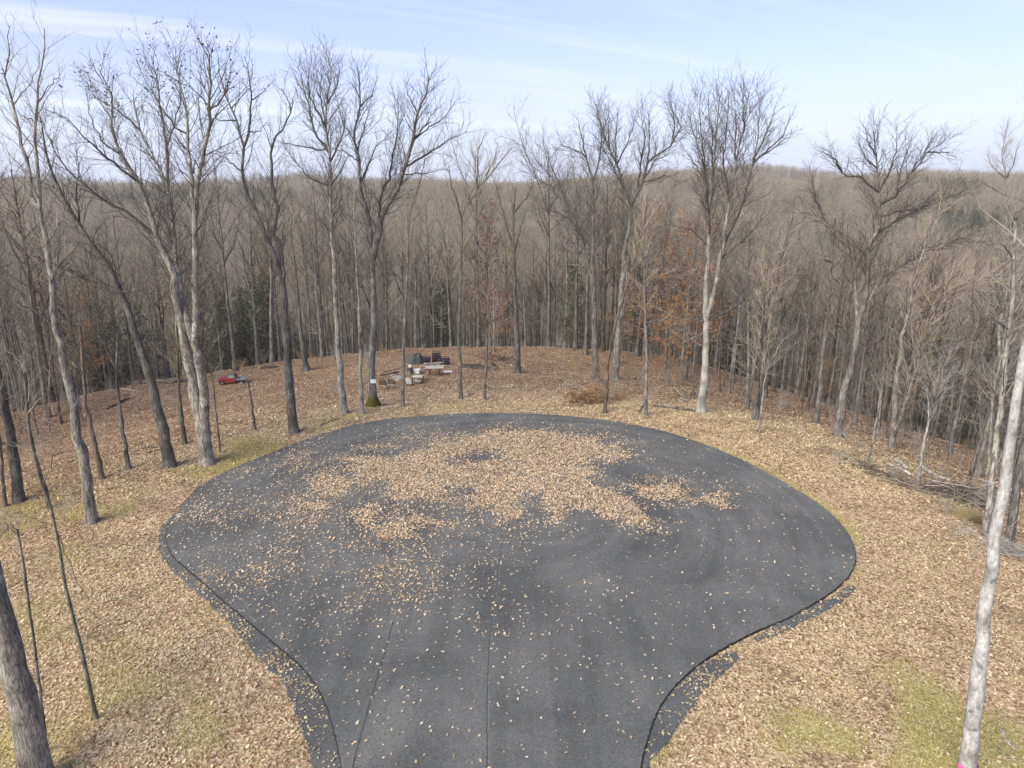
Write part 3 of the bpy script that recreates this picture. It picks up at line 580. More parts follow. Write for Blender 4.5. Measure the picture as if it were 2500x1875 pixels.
# ------------------------------------------------------------------ trees drawn limb by limb from the photo
def traced_tree(label, bk, tw, trunk, limbs, r0, r1, seed, dens=1.0, group=None, dead=False, leaf=None, kink=.035, twig=1.0, from_t=.45, name='tree', cat='tree', flare=1.22):
    """trunk: [(sheet, pts)...]; limbs: [(r, [(sheet, pts)...])]; radii in sheet pixels"""
    rg = np.random.default_rng(seed)
    tpx = joined(trunk)
    base = on_ground(*tpx[0]); Y0 = base[1]; mpp = Y0 / cp / FPX * KZ * 1.02
    P = np.array([at_y(px, py, Y0) for px, py in tpx]); P[0] = base
    s = np.concatenate([[0], np.cumsum(np.linalg.norm(np.diff(P, axis=0), axis=1))]); tt = s / s[-1]
    dy = rg.uniform(-.6, .6)
    P2, _ = resample(P, tt, max(18, int(s[-1] / .7))); n = len(P2); t = np.linspace(0, 1, n)
    Rr = mpp * .84 * (r1 + (r0 - r1) * (1 - t) ** 1.12)
    hgt = np.linalg.norm(P2 - P2[0], axis=1); Rr = Rr * (1 + (flare - 1) * np.exp(-hgt / .28) + .05 * np.exp(-hgt / 1.2)) * (1 + rg.normal(0, .025, n))
    P2[2:-1] += rg.normal(0, kink, (n - 3, 3)) * np.minimum(1, Rr[2:-1, None] * 8)
    P2[0, 2] -= .25
    o = thing(name, label, cat, base, 0, group)
    tb = Tubes(); tb.add(P2 - base, Rr, 12)
    main = [(P2, Rr)]; lt = Tubes()
    for li in limbs:
        rr, segs = li[0], li[1]; lpx = joined(segs); k = len(lpx)
        # depth at the fork, then bend towards or away from the viewer
        best = None
        for Pm, Rm in main:
            cxp = (Pm[:, 0] / (Pm[:, 1] * cp - (Pm[:, 2] - CAM_H) * sp)) * FPX + 1250
            cyp = 937.5 - (Pm[:, 1] * sp + (Pm[:, 2] - CAM_H) * cp) / (Pm[:, 1] * cp - (Pm[:, 2] - CAM_H) * sp) * FPX
            dd = np.hypot(cxp - lpx[0][0], cyp - lpx[0][1]); i = int(np.argmin(dd))
            if best is None or dd[i] < best[0]: best = (dd[i], Pm[i, 1], Pm[i])
        sgn = rg.choice([-1, 1]) * rg.uniform(.25, .8); seg = np.concatenate([[0], np.cumsum(np.hypot(*np.diff(np.array(lpx), axis=0).T))])
        Ys = best[1] + sgn * seg * mpp / KZ * .6
        Lp = np.array([at_y(a, b, yy) for (a, b), yy in zip(lpx, Ys)])
        if best[0] < 30: Lp[0] = best[2]
        nn = max(12, int(seg[-1] * mpp / KZ / .6)); Lp, _ = resample(Lp, np.zeros(len(Lp)), nn); r = mpp * rr * (.84 if rr >= 13 else .78) * np.linspace(1, .12, nn)
        Lp[1:] += rg.normal(0, kink, (nn - 1, 3)); r = np.maximum(r, .012)
        (tb if rr >= 13 else lt).add(Lp - base, r, 9 if rr >= 13 else 7); main.append((Lp, r))
    obj('trunk', tb.mesh('trunk', [BK[bk]]), o)
    LP = None; m_ = 14
    if not dead:
        Pm = []; Rm = []; cn = []
        for i, (Pa, Ra) in enumerate(main):
            a = int(len(Pa) * from_t) if i == 0 else max(1, int(len(Pa) * .12))
            q, r = resample(Pa[a:] - base, Ra[a:], m_); Pm.append(q); Rm.append(r); cn.append(max(2, int(round(blen(q[None])[0] * 2.1 * dens))))
        Pm = np.array(Pm); Rm = np.array(Rm)
        B1, R1 = spawn(Pm, Rm, cn, .05, 1, (24, 55), .38, .42, 7, .14, .15, rg, .7, 2.9, .008, .2, .7, .005, .0085)
        lt.add(B1, R1, 4)
        sel = np.linspace(0, m_ - 1, 7).round().astype(int)
        B1b = np.concatenate([B1, Pm[:, sel]]); R1b = np.concatenate([R1, Rm[:, sel]])
        tw_ = Tubes()
        B2, R2 = spawn(B1b, R1b, np.maximum(1, np.round(blen(B1b) * 3.0 * dens)), .15, 1, (22, 52), .5, .6, 5, .17, .12, rg, .4, 1.7, .0075, .35, .4, .005, .008)
        B3, R3 = spawn(B2, R2, np.maximum(1, np.round(blen(B2) * 4.2 * twig)), .2, 1, (20, 50), .6, .7, 3, .18, .1, rg, .2, .75, .0062, .5, .3)
        tw_.add(B2, R2, 3); tw_.add(B3, R3, 3); LP = B3
    if lt.g or LP is not None:
        Vs = []; Qs = []; mi = []; off = 0
        for tb_, mt_ in ((lt, 0), (tw_ if LP is not None else None, 1)):
            if tb_ is None or not tb_.g: continue
            V, Q = tb_.arrays(); Vs.append(V); Qs.append(Q + off); mi.append(np.full(len(Q), mt_)); off += len(V)
        obj('crown', mesh_np('crown', np.concatenate(Vs), np.concatenate(Qs), None, [BK[{'pale': 'limb', 'moss': 'limb', 'grey': 'limb', 'beech': 'limb'}.get(bk, bk)], TW[tw]], np.concatenate(mi)), o)
    if leaf and LP is not None:
        mat, frac, zmin, per, size = leaf
        keep = (LP[:, 0, 2] > zmin * LP[:, 0, 2].max()) & (rg.random(len(LP)) < frac)
        V, Q = leaf_quads(LP[keep], per, size, rg, .12); obj('leaves', mesh_np('leaves', V, Q, None, [LF[mat]], smooth=False), o)
    return o
T = traced_tree
EDGE = 'tall trees round the turning circle'
T('tall pale barked tree forking high up, standing on the grassy verge beside the asphalt', 'pale', 'grey',
  [('7', [(585, 105)]), ('4', [(540, 1450), (490, 1200), (460, 1000), (430, 850), (380, 620), (340, 450), (330, 200), (300, 0)]), ('1', [(260, 1400), (250, 1200), (238, 1050), (215, 850), (240, 600), (240, 450), (285, 390), (280, 180)])],
  [(16, [('1', [(255, 1380), (200, 1240), (180, 1080), (130, 880), (90, 690), (30, 480), (70, 300), (50, 150)])]), (5, [('1', [(90, 690), (170, 560), (240, 440), (250, 340)])]), (5, [('1', [(245, 600), (320, 530), (390, 460)])]),
   (5, [('1', [(215, 800), (150, 740), (110, 690)])]), (4, [('1', [(60, 640), (0, 570)])]), (5, [('1', [(30, 480), (0, 390)])]), (11, [('4', [(340, 520), (280, 450), (150, 380), (0, 330)])]), (7, [('4', [(360, 320), (380, 200), (430, 100)])])],
  42, 2.5, 101, .55, EDGE, twig=.6)
T('dark barked oak leaning away on the leafy slope', 'dark', 'dark',
  [('4', [(1075, 1395), (1040, 1200), (990, 1000), (930, 750), (870, 580), (800, 380), (765, 320), (740, 230), (690, 130), (600, 20)]), ('1', [(500, 1430), (400, 1250), (330, 1100), (300, 1000), (255, 740)])],
  [(24, [('4', [(765, 330), (700, 280), (620, 230), (430, 150), (200, 60)])]), (8, [('4', [(780, 330), (880, 290), (930, 260)])]), (9, [('1', [(500, 1430), (480, 1250), (500, 1080), (470, 900)])]), (8, [('1', [(400, 1250), (260, 1150), (120, 1080)])])],
  43, 4, 102, .8, EDGE)
T('broad pale multi-stemmed tree with a few dark red leaves at its top', 'pale', 'dark',
  [('4', [(1310, 1380), (1280, 1150), (1240, 950), (1200, 750), (1170, 600), (1130, 400), (1090, 150)]), ('1', [(1060, 1640), (1000, 1540), (940, 1300), (870, 1150), (760, 970), (700, 800), (715, 620), (620, 430)])],
  [(40, [('4', [(1325, 1300), (1290, 900), (1240, 600), (1240, 300), (1240, 0)]), ('1', [(1230, 1350), (1240, 1200), (1290, 1000), (1320, 750), (1330, 350)])]),
   (26, [('4', [(1240, 800), (1190, 500), (1120, 150)]), ('1', [(1110, 1640), (1090, 1400), (1060, 1200), (1000, 1050), (900, 850), (840, 620)])]),
   (14, [('1', [(1060, 1200), (1060, 950), (1020, 700), (960, 350)])]), (15, [('1', [(1230, 1350), (1215, 1180), (1195, 900), (1170, 650), (1120, 450), (1110, 290)])]), (7, [('1', [(1195, 880), (1100, 800), (1000, 650), (860, 380)])]),
   (10, [('1', [(870, 1150), (720, 1030), (560, 900), (430, 750), (300, 700)])]), (12, [('1', [(1000, 1540), (820, 1350), (680, 1280), (500, 1150), (360, 1000), (270, 760)])]), (8, [('1', [(900, 850), (800, 740), (620, 620), (550, 470)])]),
   (7, [('1', [(1060, 950), (1100, 800), (1140, 650), (1130, 420)])]), (7, [('1', [(1320, 720), (1400, 640), (1450, 520), (1480, 380)])]), (6, [('1', [(760, 970), (650, 900), (560, 720), (540, 540)])]), (7, [('1', [(1215, 1180), (1225, 1050), (1242, 960)])])],
  54, 3, 103, .8, EDGE, leaf=('red', .16, .84, 2, .07))
T('crooked dark tree with two twisting main limbs, base close to the asphalt edge', 'dark', 'dark',
  [('4', [(1860, 1180), (1835, 950), (1820, 700), (1800, 450), (1790, 250), (1750, 100), (1700, 0)]), ('1', [(1690, 1550), (1640, 1380), (1570, 1240), (1525, 1120), (1550, 950), (1510, 820), (1490, 720), (1440, 650), (1380, 440)])],
  [(11, [('1', [(1550, 950), (1575, 850), (1590, 650), (1580, 450), (1550, 360)])]), (5, [('1', [(1590, 650), (1660, 590), (1720, 520)])]), (6, [('1', [(1490, 800), (1380, 760), (1250, 745)])]), (6, [('1', [(1580, 860), (1640, 830), (1690, 770)])]), (7, [('1', [(1525, 1110), (1430, 1000), (1310, 950)])]),
   (20, [('4', [(1795, 300), (1780, 100), (1775, 0)]), ('1', [(1730, 1500), (1755, 1310), (1720, 1150), (1710, 950), (1740, 870), (1800, 790), (1850, 690), (1780, 560)])]), (14, [('4', [(1800, 330), (1795, 150)]), ('1', [(1780, 1600), (1800, 1400)])]),
   (5, [('1', [(1490, 720), (1510, 620), (1580, 560), (1590, 450)])]), (5, [('1', [(1850, 690), (1870, 560)])])],
  36, 3, 104, .6, EDGE, twig=.7)
T('straight pale tree with a rounded spreading crown, second from the sign tree', 'pale', 'dark',
  [('4', [(2180, 1060), (2150, 800), (2130, 450), (2110, 150)]), ('1', [(2110, 1640), (2095, 1400), (2090, 1100), (2085, 950), (2060, 800), (2070, 600), (2100, 480), (2080, 360)])],
  [(7, [('1', [(2060, 950), (1900, 920), (1790, 915)])]), (8, [('1', [(2090, 1190), (1970, 1140), (1900, 1060), (1790, 920)])]), (9, [('1', [(2085, 950), (1990, 830), (1940, 620), (1880, 420)])]), (8, [('1', [(2060, 800), (1960, 620), (1950, 450), (1970, 350)])]),
   (8, [('1', [(2090, 1000), (2170, 850), (2200, 650)])]), (6, [('1', [(2070, 650), (2140, 520), (2150, 380)])]), (8, [('1', [(2090, 1190), (2160, 1080), (2210, 980)])]), (6, [('1', [(2060, 800), (2030, 640), (2030, 430)])])],
  27, 3, 105, 1.15, EDGE)
sign_tree = T('forked pale tree with a mossy foot and a white paper sign on its trunk', 'moss', 'dark',
  [('5', [(210, 1015), (200, 800), (210, 550), (215, 300), (210, 100)]), ('2', [(215, 1640), (200, 1500), (175, 1350), (130, 1190), (120, 1000), (80, 850), (130, 700), (120, 450)])],
  [(24, [('2', [(215, 1600), (240, 1500), (270, 1350), (300, 1300), (370, 1180), (400, 1080), (460, 900), (480, 740), (540, 600), (560, 480)])]), (12, [('2', [(250, 1420), (250, 1250), (310, 1130), (350, 900), (370, 800), (360, 620)])]), (9, [('2', [(410, 1050), (560, 970), (680, 890), (800, 830)])]),
   (6, [('2', [(480, 880), (560, 810), (680, 720), (740, 620)])]), (6, [('2', [(400, 1120), (520, 1095), (680, 1070)])]), (8, [('2', [(150, 1180), (190, 1020), (230, 930), (330, 820)])]), (6, [('2', [(120, 1000), (20, 960), (-80, 930)])]), (5, [('2', [(80, 850), (20, 780), (-30, 600)])]),
   (6, [('2', [(480, 740), (430, 600), (420, 520)])]), (6, [('2', [(130, 700), (200, 600), (240, 480)])]), (6, [('2', [(120, 950), (150, 820), (200, 650)])]), (6, [('2', [(460, 900), (560, 760), (640, 640)])])],
  31, 3, 106, .95, EDGE, flare=2.3)
T('slim pale tree just beside the one carrying the sign', 'pale', 'grey', [('5', [(140, 1065), (120, 400), (100, 0)]), ('2', [(95, 1500), (90, 1300), (100, 1150)])], [], 16, 4, 107, .7, EDGE, from_t=.6)
T('thin grey tree standing in front of the junk and lawn furniture', 'grey', 'warm', [('5', [(395, 1020), (405, 600), (420, 300), (430, 0)]), ('2', [(440, 1350), (500, 1180), (540, 1000)])], [(6, [('5', [(415, 500), (350, 380), (290, 320)])])], 14, 2.5, 108, .9, EDGE, from_t=.5)
T('grey tree with a greenish trunk and one long limb reaching over the wood', 'olive', 'warm', [('5', [(765, 970), (752, 600), (760, 300), (770, 100)]), ('2', [(745, 1640), (770, 1350), (880, 1190), (930, 1130), (1090, 930)])],
  [(7, [('2', [(880, 1190), (870, 950), (930, 830)])]), (7, [('2', [(770, 1350), (700, 1150), (660, 1000)])]), (6, [('2', [(930, 1130), (980, 1000), (1000, 900)])])], 15, 2.5, 109, .9, EDGE)
T('slender grey tree with maroon leaves low on its stem beyond the asphalt', 'grey', 'warm', [('5', [(915, 975), (930, 550), (935, 380), (930, 150)]), ('2', [(930, 1600), (940, 1400)])], [(4, [('5', [(930, 500), (1000, 460), (1080, 500)])]), (4, [('5', [(930, 450), (880, 430), (840, 470)])])], 11, 2.5, 110, .9, EDGE, from_t=.35, leaf=('maroon', .5, 0, 3, .10))
T('dark trunked tree with steeply rising limbs at the far rim of the clearing', 'dark', 'warm', [('5', [(1125, 805), (1115, 500), (1105, 200), (1095, 0)]), ('2', [(1095, 1640), (1100, 1350), (1110, 1180)])],
  [(9, [('2', [(1095, 1560), (1040, 1380), (1000, 1220), (960, 1100)])]), (8, [('2', [(1100, 1350), (1180, 1250), (1230, 1150)])]), (8, [('2', [(1100, 1600), (1150, 1420), (1190, 1300)])]), (8, [('5', [(1120, 420), (1060, 350), (1020, 250)])]), (6, [('2', [(1100, 1350), (1080, 1250), (1060, 1150)])])], 23, 4, 111, 1.0, EDGE)
T('pale tree behind the leaning one, its big fan of dark limbs rising above the ridge', 'pale', 'dark', [('5', [(1740, 850), (1760, 600), (1780, 300), (1805, 0)]), ('2', [(1825, 1640), (1830, 1450), (1835, 1320), (1800, 1220), (1760, 1050), (1690, 920), (1650, 780), (1620, 660)])],
  [(12, [('2', [(1835, 1320), (1880, 1230), (1920, 1150), (1950, 1020), (2100, 920), (2160, 800), (2080, 650)])]), (9, [('2', [(1880, 1230), (1900, 1050), (1930, 880), (1900, 680)])]), (7, [('2', [(1950, 1020), (1960, 880), (1950, 680)])]), (7, [('2', [(1800, 1220), (1700, 1000), (1600, 840)])]),
   (7, [('2', [(1760, 1050), (1830, 880), (1880, 700)])]), (7, [('2', [(1920, 1150), (2000, 1010), (2110, 960)])]), (6, [('2', [(1930, 1150), (2060, 1110), (2160, 1160)])]), (6, [('2', [(1760, 1050), (1740, 880), (1760, 680)])]), (6, [('2', [(1690, 920), (1700, 780), (1700, 660)])]), (7, [('2', [(2100, 920), (2120, 780), (2085, 600)])])], 26, 3, 112, 1.1, EDGE)
T('thick grey tree at the brush heap with long limbs sweeping over the wood', 'grey', 'dark', [('5', [(1620, 860), (1610, 500), (1600, 100)]), ('2', [(1600, 1500), (1600, 1150), (1560, 990), (1500, 950), (1400, 920)])],
  [(9, [('2', [(1600, 1150), (1640, 1000), (1660, 850), (1640, 680)])]), (7, [('2', [(1560, 990), (1530, 850), (1500, 740)])]), (8, [('2', [(1600, 1560), (1460, 1400), (1380, 1340), (1240, 1320)])]), (10, [('5', [(1605, 250)]), ('2', [(1560, 1640), (1500, 1420), (1400, 1200), (1230, 1130), (1150, 950)])]), (7, [('2', [(1450, 1300), (1350, 1080), (1280, 880)])]), (6, [('2', [(1400, 1200), (1250, 1020), (1170, 880)])])], 26, 3, 113, .95, EDGE)
T('slender brown tree bending sideways at the asphalt edge in front of the brush heap', 'brown', 'warm', [('5', [(1675, 1060), (1700, 700), (1740, 500), (1800, 300), (1890, 0)]), ('2', [(1920, 1450), (1940, 1300)])], [], 15, 4, 114, .6, EDGE, from_t=.6)
T('thin grey tree with one pale horizontal branch, midway between the bending tree and the beech', 'grey', 'warm', [('5', [(1935, 1075), (1940, 700), (1930, 400), (1925, 100)]), ('2', [(1925, 1600), (1920, 1400)])], [(6, [('5', [(1935, 510), (2050, 465), (2200, 462)])]), (4, [('5', [(1930, 300), (2040, 160), (2180, 190)])])], 14, 3, 115, .7, EDGE)
T('big smooth pale beech with a broom-like fan of upright limbs', 'beech', 'dark', [('6', [(155, 1050), (185, 800), (195, 520), (190, 300), (205, 0)]), ('3', [(205, 1640), (215, 1300), (240, 1100), (250, 900), (280, 600)])],
  [(19, [('6', [(205, 480), (240, 300), (270, 150), (300, 0)]), ('3', [(300, 1640), (330, 1300), (370, 1050), (420, 850), (460, 580)])]), (10, [('3', [(320, 1560), (420, 1300), (490, 1040), (520, 850), (540, 580)])]), (7, [('3', [(490, 1040), (580, 960), (740, 850)])]), (8, [('3', [(490, 1040), (570, 850), (640, 650)])]),
   (9, [('3', [(205, 1500), (190, 1100), (100, 800), (80, 650)])]), (8, [('3', [(215, 1300), (180, 1000), (150, 800), (150, 580)])]), (8, [('3', [(240, 1100), (230, 850), (200, 600)])]), (6, [('3', [(200, 1580), (100, 1450), (-40, 1430)])]), (7, [('3', [(310, 1640), (470, 1480), (640, 1280)])]),
   (11, [('6', [(215, 510), (400, 370), (500, 250), (700, 185), (870, 190)])]), (6, [('6', [(185, 500), (100, 465), (10, 460)])]), (6, [('6', [(185, 290), (90, 230), (0, 190)])]), (5, [('6', [(210, 590), (330, 560), (400, 540)])]), (8, [('3', [(370, 1050), (380, 850), (370, 600)])]),
   (8, [('3', [(330, 1300), (300, 1000), (330, 700), (340, 560)])]), (6, [('3', [(200, 1200), (100, 1000), (30, 920)])]), (7, [('3', [(420, 850), (430, 700), (420, 560)])]), (7, [('3', [(490, 1040), (680, 860), (720, 740)])])],
  31, 3, 116, 1.0, EDGE, flare=1.7)
T('large grey tree with a wide domed crown rising beyond the beech', 'grey', 'dark', [('6', [(1020, 1205), (1060, 950), (1110, 750), (1135, 600), (1165, 450), (1200, 350), (1215, 200), (1215, 0)]), ('3', [(1235, 1560), (1290, 1450), (1290, 1250), (1270, 1000), (1250, 830)])],
  [(16, [('6', [(1150, 520), (1140, 300), (1130, 100)]), ('3', [(1120, 1620), (1040, 1480), (930, 1380), (760, 1330)])]), (8, [('3', [(1285, 1200), (1160, 1120), (1060, 1110), (960, 950)])]), (10, [('3', [(1290, 1330), (1400, 1240), (1500, 1080), (1600, 960), (1740, 870)])]), (8, [('3', [(1300, 1400), (1560, 1310), (1800, 1160)])]),
   (9, [('3', [(1270, 1500), (1380, 1400), (1600, 1300), (1850, 1200)])]), (14, [('6', [(1200, 400), (1250, 280), (1330, 180), (1500, 80), (1640, 0)]), ('3', [(1850, 1500), (1950, 1430)])]), (8, [('3', [(1290, 1250), (1350, 1100), (1390, 950), (1400, 800)])]), (7, [('3', [(1270, 1100), (1200, 1000), (1140, 880)])]),
   (7, [('3', [(1400, 1240), (1430, 1050), (1500, 850)])]), (6, [('3', [(1500, 1080), (1560, 980), (1650, 850)])]), (8, [('3', [(1060, 1110), (1010, 1000), (900, 950)])]), (7, [('3', [(930, 1380), (880, 1250), (850, 1050)])]), (8, [('3', [(1270, 1000), (1220, 900), (1200, 820)])]), (7, [('3', [(1600, 960), (1690, 960), (1780, 1000)])])],
  33, 3, 117, 1.1, EDGE)
T('twin-stemmed grey tree in the sunken wood, one stem arching over sideways', 'grey', 'warm', [('6', [(1370, 1285), (1390, 900), (1430, 600), (1500, 300), (1540, 100)]), ('3', [(1560, 1600), (1600, 1450), (1690, 1300)])], [(19, [('6', [(1385, 1250), (1450, 1000), (1550, 700), (1650, 400), (1780, 250), (2100, 190)])]), (9, [('6', [(1650, 400), (1700, 250), (1900, 60)])])], 24, 4, 118, .9, EDGE)
T('straight grey tree half hidden between the beech and the domed tree', 'grey', 'warm', [('6', [(890, 1130), (930, 700), (970, 350), (985, 60)]), ('3', [(1000, 1500), (1010, 1380)])], [(7, [('6', [(985, 90), (930, 85), (890, 130)])])], 20, 5, 119, .8, EDGE)
T('grey brown tree leaning slightly beside the beech, two stems from one foot', 'grey', 'warm', [('6', [(500, 1100), (550, 800), (600, 450), (650, 150), (690, 0)]), ('3', [(700, 1500), (740, 1380)])], [(12, [('6', [(500, 1000), (545, 600), (560, 300), (600, 0)])]), (7, [('6', [(630, 300), (700, 180), (760, 80)])])], 24, 5, 120, .8, EDGE)
T('thin pale sapling curving upward beside the beech', 'pale', 'pale', [('6', [(525, 1185), (560, 850), (600, 730), (680, 590)])], [], 6, 2, 121, .8, None, name='sapling', cat='sapling', flare=1.2)
T('pale sapling with a snapped bushy top above the brush pile', 'pale', 'pale', [('6', [(1530, 1535), (1560, 1300), (1605, 1080), (1590, 900)])], [(9, [('6', [(1605, 1080), (1680, 820), (1740, 620)])]), (6, [('6', [(1590, 900), (1540, 830), (1440, 860)])]), (5, [('6', [(1600, 1000), (1700, 860), (1800, 800)])])], 15, 5, 122, 1.2, None, from_t=.6, name='sapling', cat='sapling', flare=1.2)
T('crooked pale pole tree arching beside the brush pile', 'pale', 'pale', [('6', [(1220, 1370), (1270, 1100), (1310, 850), (1345, 780)])], [], 8, 4, 123, .5, None, name='sapling', cat='sapling', flare=1.2)
T('grey tree leaning over the far end of the brush pile', 'grey', 'warm', [('6', [(1840, 1545), (1930, 1220), (2000, 980), (2060, 750), (2100, 560)])], [], 16, 6, 124, .8, EDGE)
T('bare silvery snag with a splintered top behind the white trunk', 'pale', 'pale', [('8', [(1955, 190)]), ('6', [(2000, 1450), (2040, 1150), (2080, 850), (2110, 550), (2130, 300)]), ('3', [(2140, 1640), (2150, 1400)])], [(8, [('6', [(2120, 560), (2010, 470), (1930, 450)])]), (6, [('3', [(2145, 1600), (2060, 1540), (1950, 1560)])]), (8, [('3', [(2146, 1430), (2143, 1340)])]), (6, [('3', [(2154, 1440), (2162, 1375)])]), (7, [('3', [(2138, 1460), (2128, 1400)])])], 28, 11, 125, .35, EDGE, twig=.4, from_t=.3)
T('thin pale tree forking beside the silvery snag', 'pale', 'pale', [('6', [(1955, 1600), (1990, 1250), (2000, 950), (2060, 700), (2180, 530)])], [(7, [('6', [(2000, 900), (2090, 760), (2200, 640)])]), (6, [('6', [(1980, 1350), (2070, 1250), (2110, 1080)])])], 13, 5, 126, .7, None, name='sapling', cat='sapling')
big_white = T('thick whitish trunk close by with a pink ribbon tied round its foot', 'white', 'pale', [('8', [(1840, 1760), (1850, 1600), (1890, 1250), (1950, 750), (1990, 400), (2050, 0)]), ('6', [(2110, 1300), (2150, 1000), (2200, 750), (2240, 480)]), ('3', [(2300, 1500), (2370, 900), (2400, 300)])], [(9, [('8', [(2015, 75), (1990, 110)])]), (8, [('6', [(2080, 1470), (2030, 1490), (1990, 1510)])])], 69, 12, 127, .3, EDGE, twig=.3, from_t=.72, flare=1.15, kink=.02)
T('dark trunk standing straight behind the whitish one', 'dark', 'dark', [('8', [(2110, 235)]), ('6', [(2170, 1450), (2203, 1300), (2270, 1000), (2330, 400)]), ('3', [(2360, 1300), (2390, 700)])], [], 33, 5, 128, .3, EDGE)
T('slim birch-like tree rising past the ridge above the silvery snag', 'pale', 'warm', [('6', [(1990, 1300), (2030, 800), (2060, 300), (2080, 0)]), ('3', [(2090, 1450), (2095, 1250), (2090, 1100), (2060, 1000), (2090, 820)])], [(4, [('3', [(2090, 1120), (2140, 1030), (2170, 900)])]), (4, [('3', [(2090, 1120), (2000, 1050), (1970, 960)])]), (4, [('3', [(2095, 1250), (2000, 1190), (1900, 1130)])])], 11, 2, 129, 1.0, EDGE)
big_dark = T('massive furrowed dark trunk close by, leaning out of the picture', 'furrow', 'dark', [('7', [(240, 1760), (180, 1400), (60, 900), (-40, 500), (-160, 0)]), ('4', [(-330, 900), (-480, 100)]), ('1', [(-560, 900)])], [], 128, 16, 130, .3, EDGE, from_t=.75, twig=.3, flare=1.1, kink=.02)
T('dead sapling with a broken bristly top growing beside the massive trunk', 'grey', 'grey', [('7', [(290, 1560), (285, 1430), (220, 900), (140, 300), (110, 150)])], [(3, [('7', [(115, 170), (70, 120), (0, 190)])])], 13, 8, 131, 1.2, None, name='sapling', cat='sapling', from_t=.93, flare=1.1, twig=1)
T('mossy olive sapling with drooping side branches on the near verge', 'olive', 'grey', [('7', [(610, 1345), (500, 850), (400, 450), (340, 50)]), ('4', [(250, 1480), (180, 1150), (165, 1000), (150, 800)])], [(4, [('7', [(385, 180), (440, 350), (500, 500), (580, 590)])]), (4, [('7', [(340, 100), (200, 80), (0, 50)])]), (4, [('4', [(320, 1500), (200, 1300), (50, 1250)])]), (4, [('4', [(320, 1500), (360, 1300), (440, 1170)])])], 18, 6, 132, .35, None, name='sapling', cat='sapling', from_t=.8, twig=.8, flare=1.15)
T('dark oak trunk with a scarred foot at the picture edge on the slope', 'dark', 'dark', [('4', [(120, 1620), (90, 1350), (30, 1000), (-20, 780), (-90, 400)]), ('1', [(-150, 1300), (-190, 700)])], [], 40, 5, 133, .5, EDGE)
T('slim dark tree between the pale verge tree and the leaning oak', 'dark', 'dark', [('4', [(815, 1410), (760, 1050), (735, 800), (745, 550)])], [(5, [('4', [(735, 800), (640, 600), (560, 460)])])], 17, 6, 134, .8, EDGE)
T('brown tree with a stubby shoot standing behind the pale verge tree', 'brown', 'dark', [('4', [(645, 1475), (590, 1200), (540, 1000), (530, 800), (500, 500)])], [], 20, 9, 135, .7, EDGE)
T('short dark olive tree just behind the leaning oak', 'olive', 'warm', [('4', [(1170, 1255), (1130, 900), (1125, 700), (1120, 500)])], [], 17, 6, 136, .9, EDGE)
T('dark little tree in front of the red truck, its broken top pale', 'dark', 'pale', [('4', [(1615, 1165), (1590, 980), (1570, 860)])], [(5, [('4', [(1572, 870), (1545, 825), (1520, 815)])])], 10, 6, 137, .5, None, name='sapling', cat='sapling', from_t=.8)
T('thin straight sapling beside the broad multi-stemmed tree', 'brown', 'warm', [('4', [(1395, 1310), (1350, 900), (1310, 500)])], [], 7, 3, 138, .5, None, name='sapling', cat='sapling')
T('dark tree with a flared foot at the far rim above the red truck', 'dark', 'warm', [('4', [(1940, 790), (1910, 600), (1890, 400), (1870, 150)]), ('1', [(1850, 1560), (1840, 1450), (1850, 1350)])], [], 20, 3, 139, .9, EDGE, flare=2)
T('small dark tree leaning at the picture edge below the scarred oak', 'dark', 'grey', [('4', [(35, 1650), (10, 1400), (-10, 1150), (-40, 800), (-60, 400)])], [], 13, 3, 140, .4, None)
T('dark tree with wavy stem between the scarred oak and the pale verge tree', 'dark', 'grey', [('4', [(315, 1659), (250, 1420), (190, 1200), (170, 1000), (160, 800)])], [], 16, 8, 141, .6, EDGE)

# sign and ribbon fixed to two of those trunks
def flatbox(name, c, d, mat, label, cat, rot=(0, 0, 0)):
    me = Box().box((0, 0, 0), d).build(name, mat, None, .004, c, rot); return tag(me, label, cat)
white = paint('weathered_white', (.74, .74, .71), .6, var=.06, sc=9)
ink = paint('faded_ink', (.50, .50, .49), .8)
d = ray(911, 931); Yb = sign_tree.location.y - .42; c = at_y(911, 931, Yb)
s_ = flatbox('paper_sign', c, (.42, .012, .29), white, 'small white paper sign nailed to the forked mossy tree', 'sign')
pr = Box()
for i in range(3): pr.box((0, -.008, .07 - i * .06), (.26 - .05 * i, .003, .013))
pr.build('print', ink, s_)
rb = Tubes(); c = at_y(2363, 1868, big_white.location.y); ng_ = 24
ang = np.linspace(0, 2 * math.pi, ng_); rr = .52 * 1.06
pink = paint('pink_ribbon', (.85, .16, .42), .45, var=.1)
def band(parent_loc, c, r, h):
    V = []; Q = []; k = 28
    for i in range(k):
        a = i * 2 * math.pi / k
        for rr_, zz in ((r, -h / 2), (r + .006, h / 2)): V.append((rr_ * math.cos(a), rr_ * math.sin(a), zz + .03 * math.cos(a)))
    Q = np.array([(2 * i, 2 * ((i + 1) % k), 2 * ((i + 1) % k) + 1, 2 * i + 1) for i in range(k)])
    return mesh_np('ribbon', np.array(V), Q, None, [pink])
mpp_w = big_white.location.y / cp / FPX * KZ * 1.02
rib = tag(obj('ribbon', band(None, c, 69 * mpp_w * .84 * 1.06, .15)), 'bright pink ribbon tied round the foot of the whitish trunk', 'ribbon'); rib.location = tuple(c)

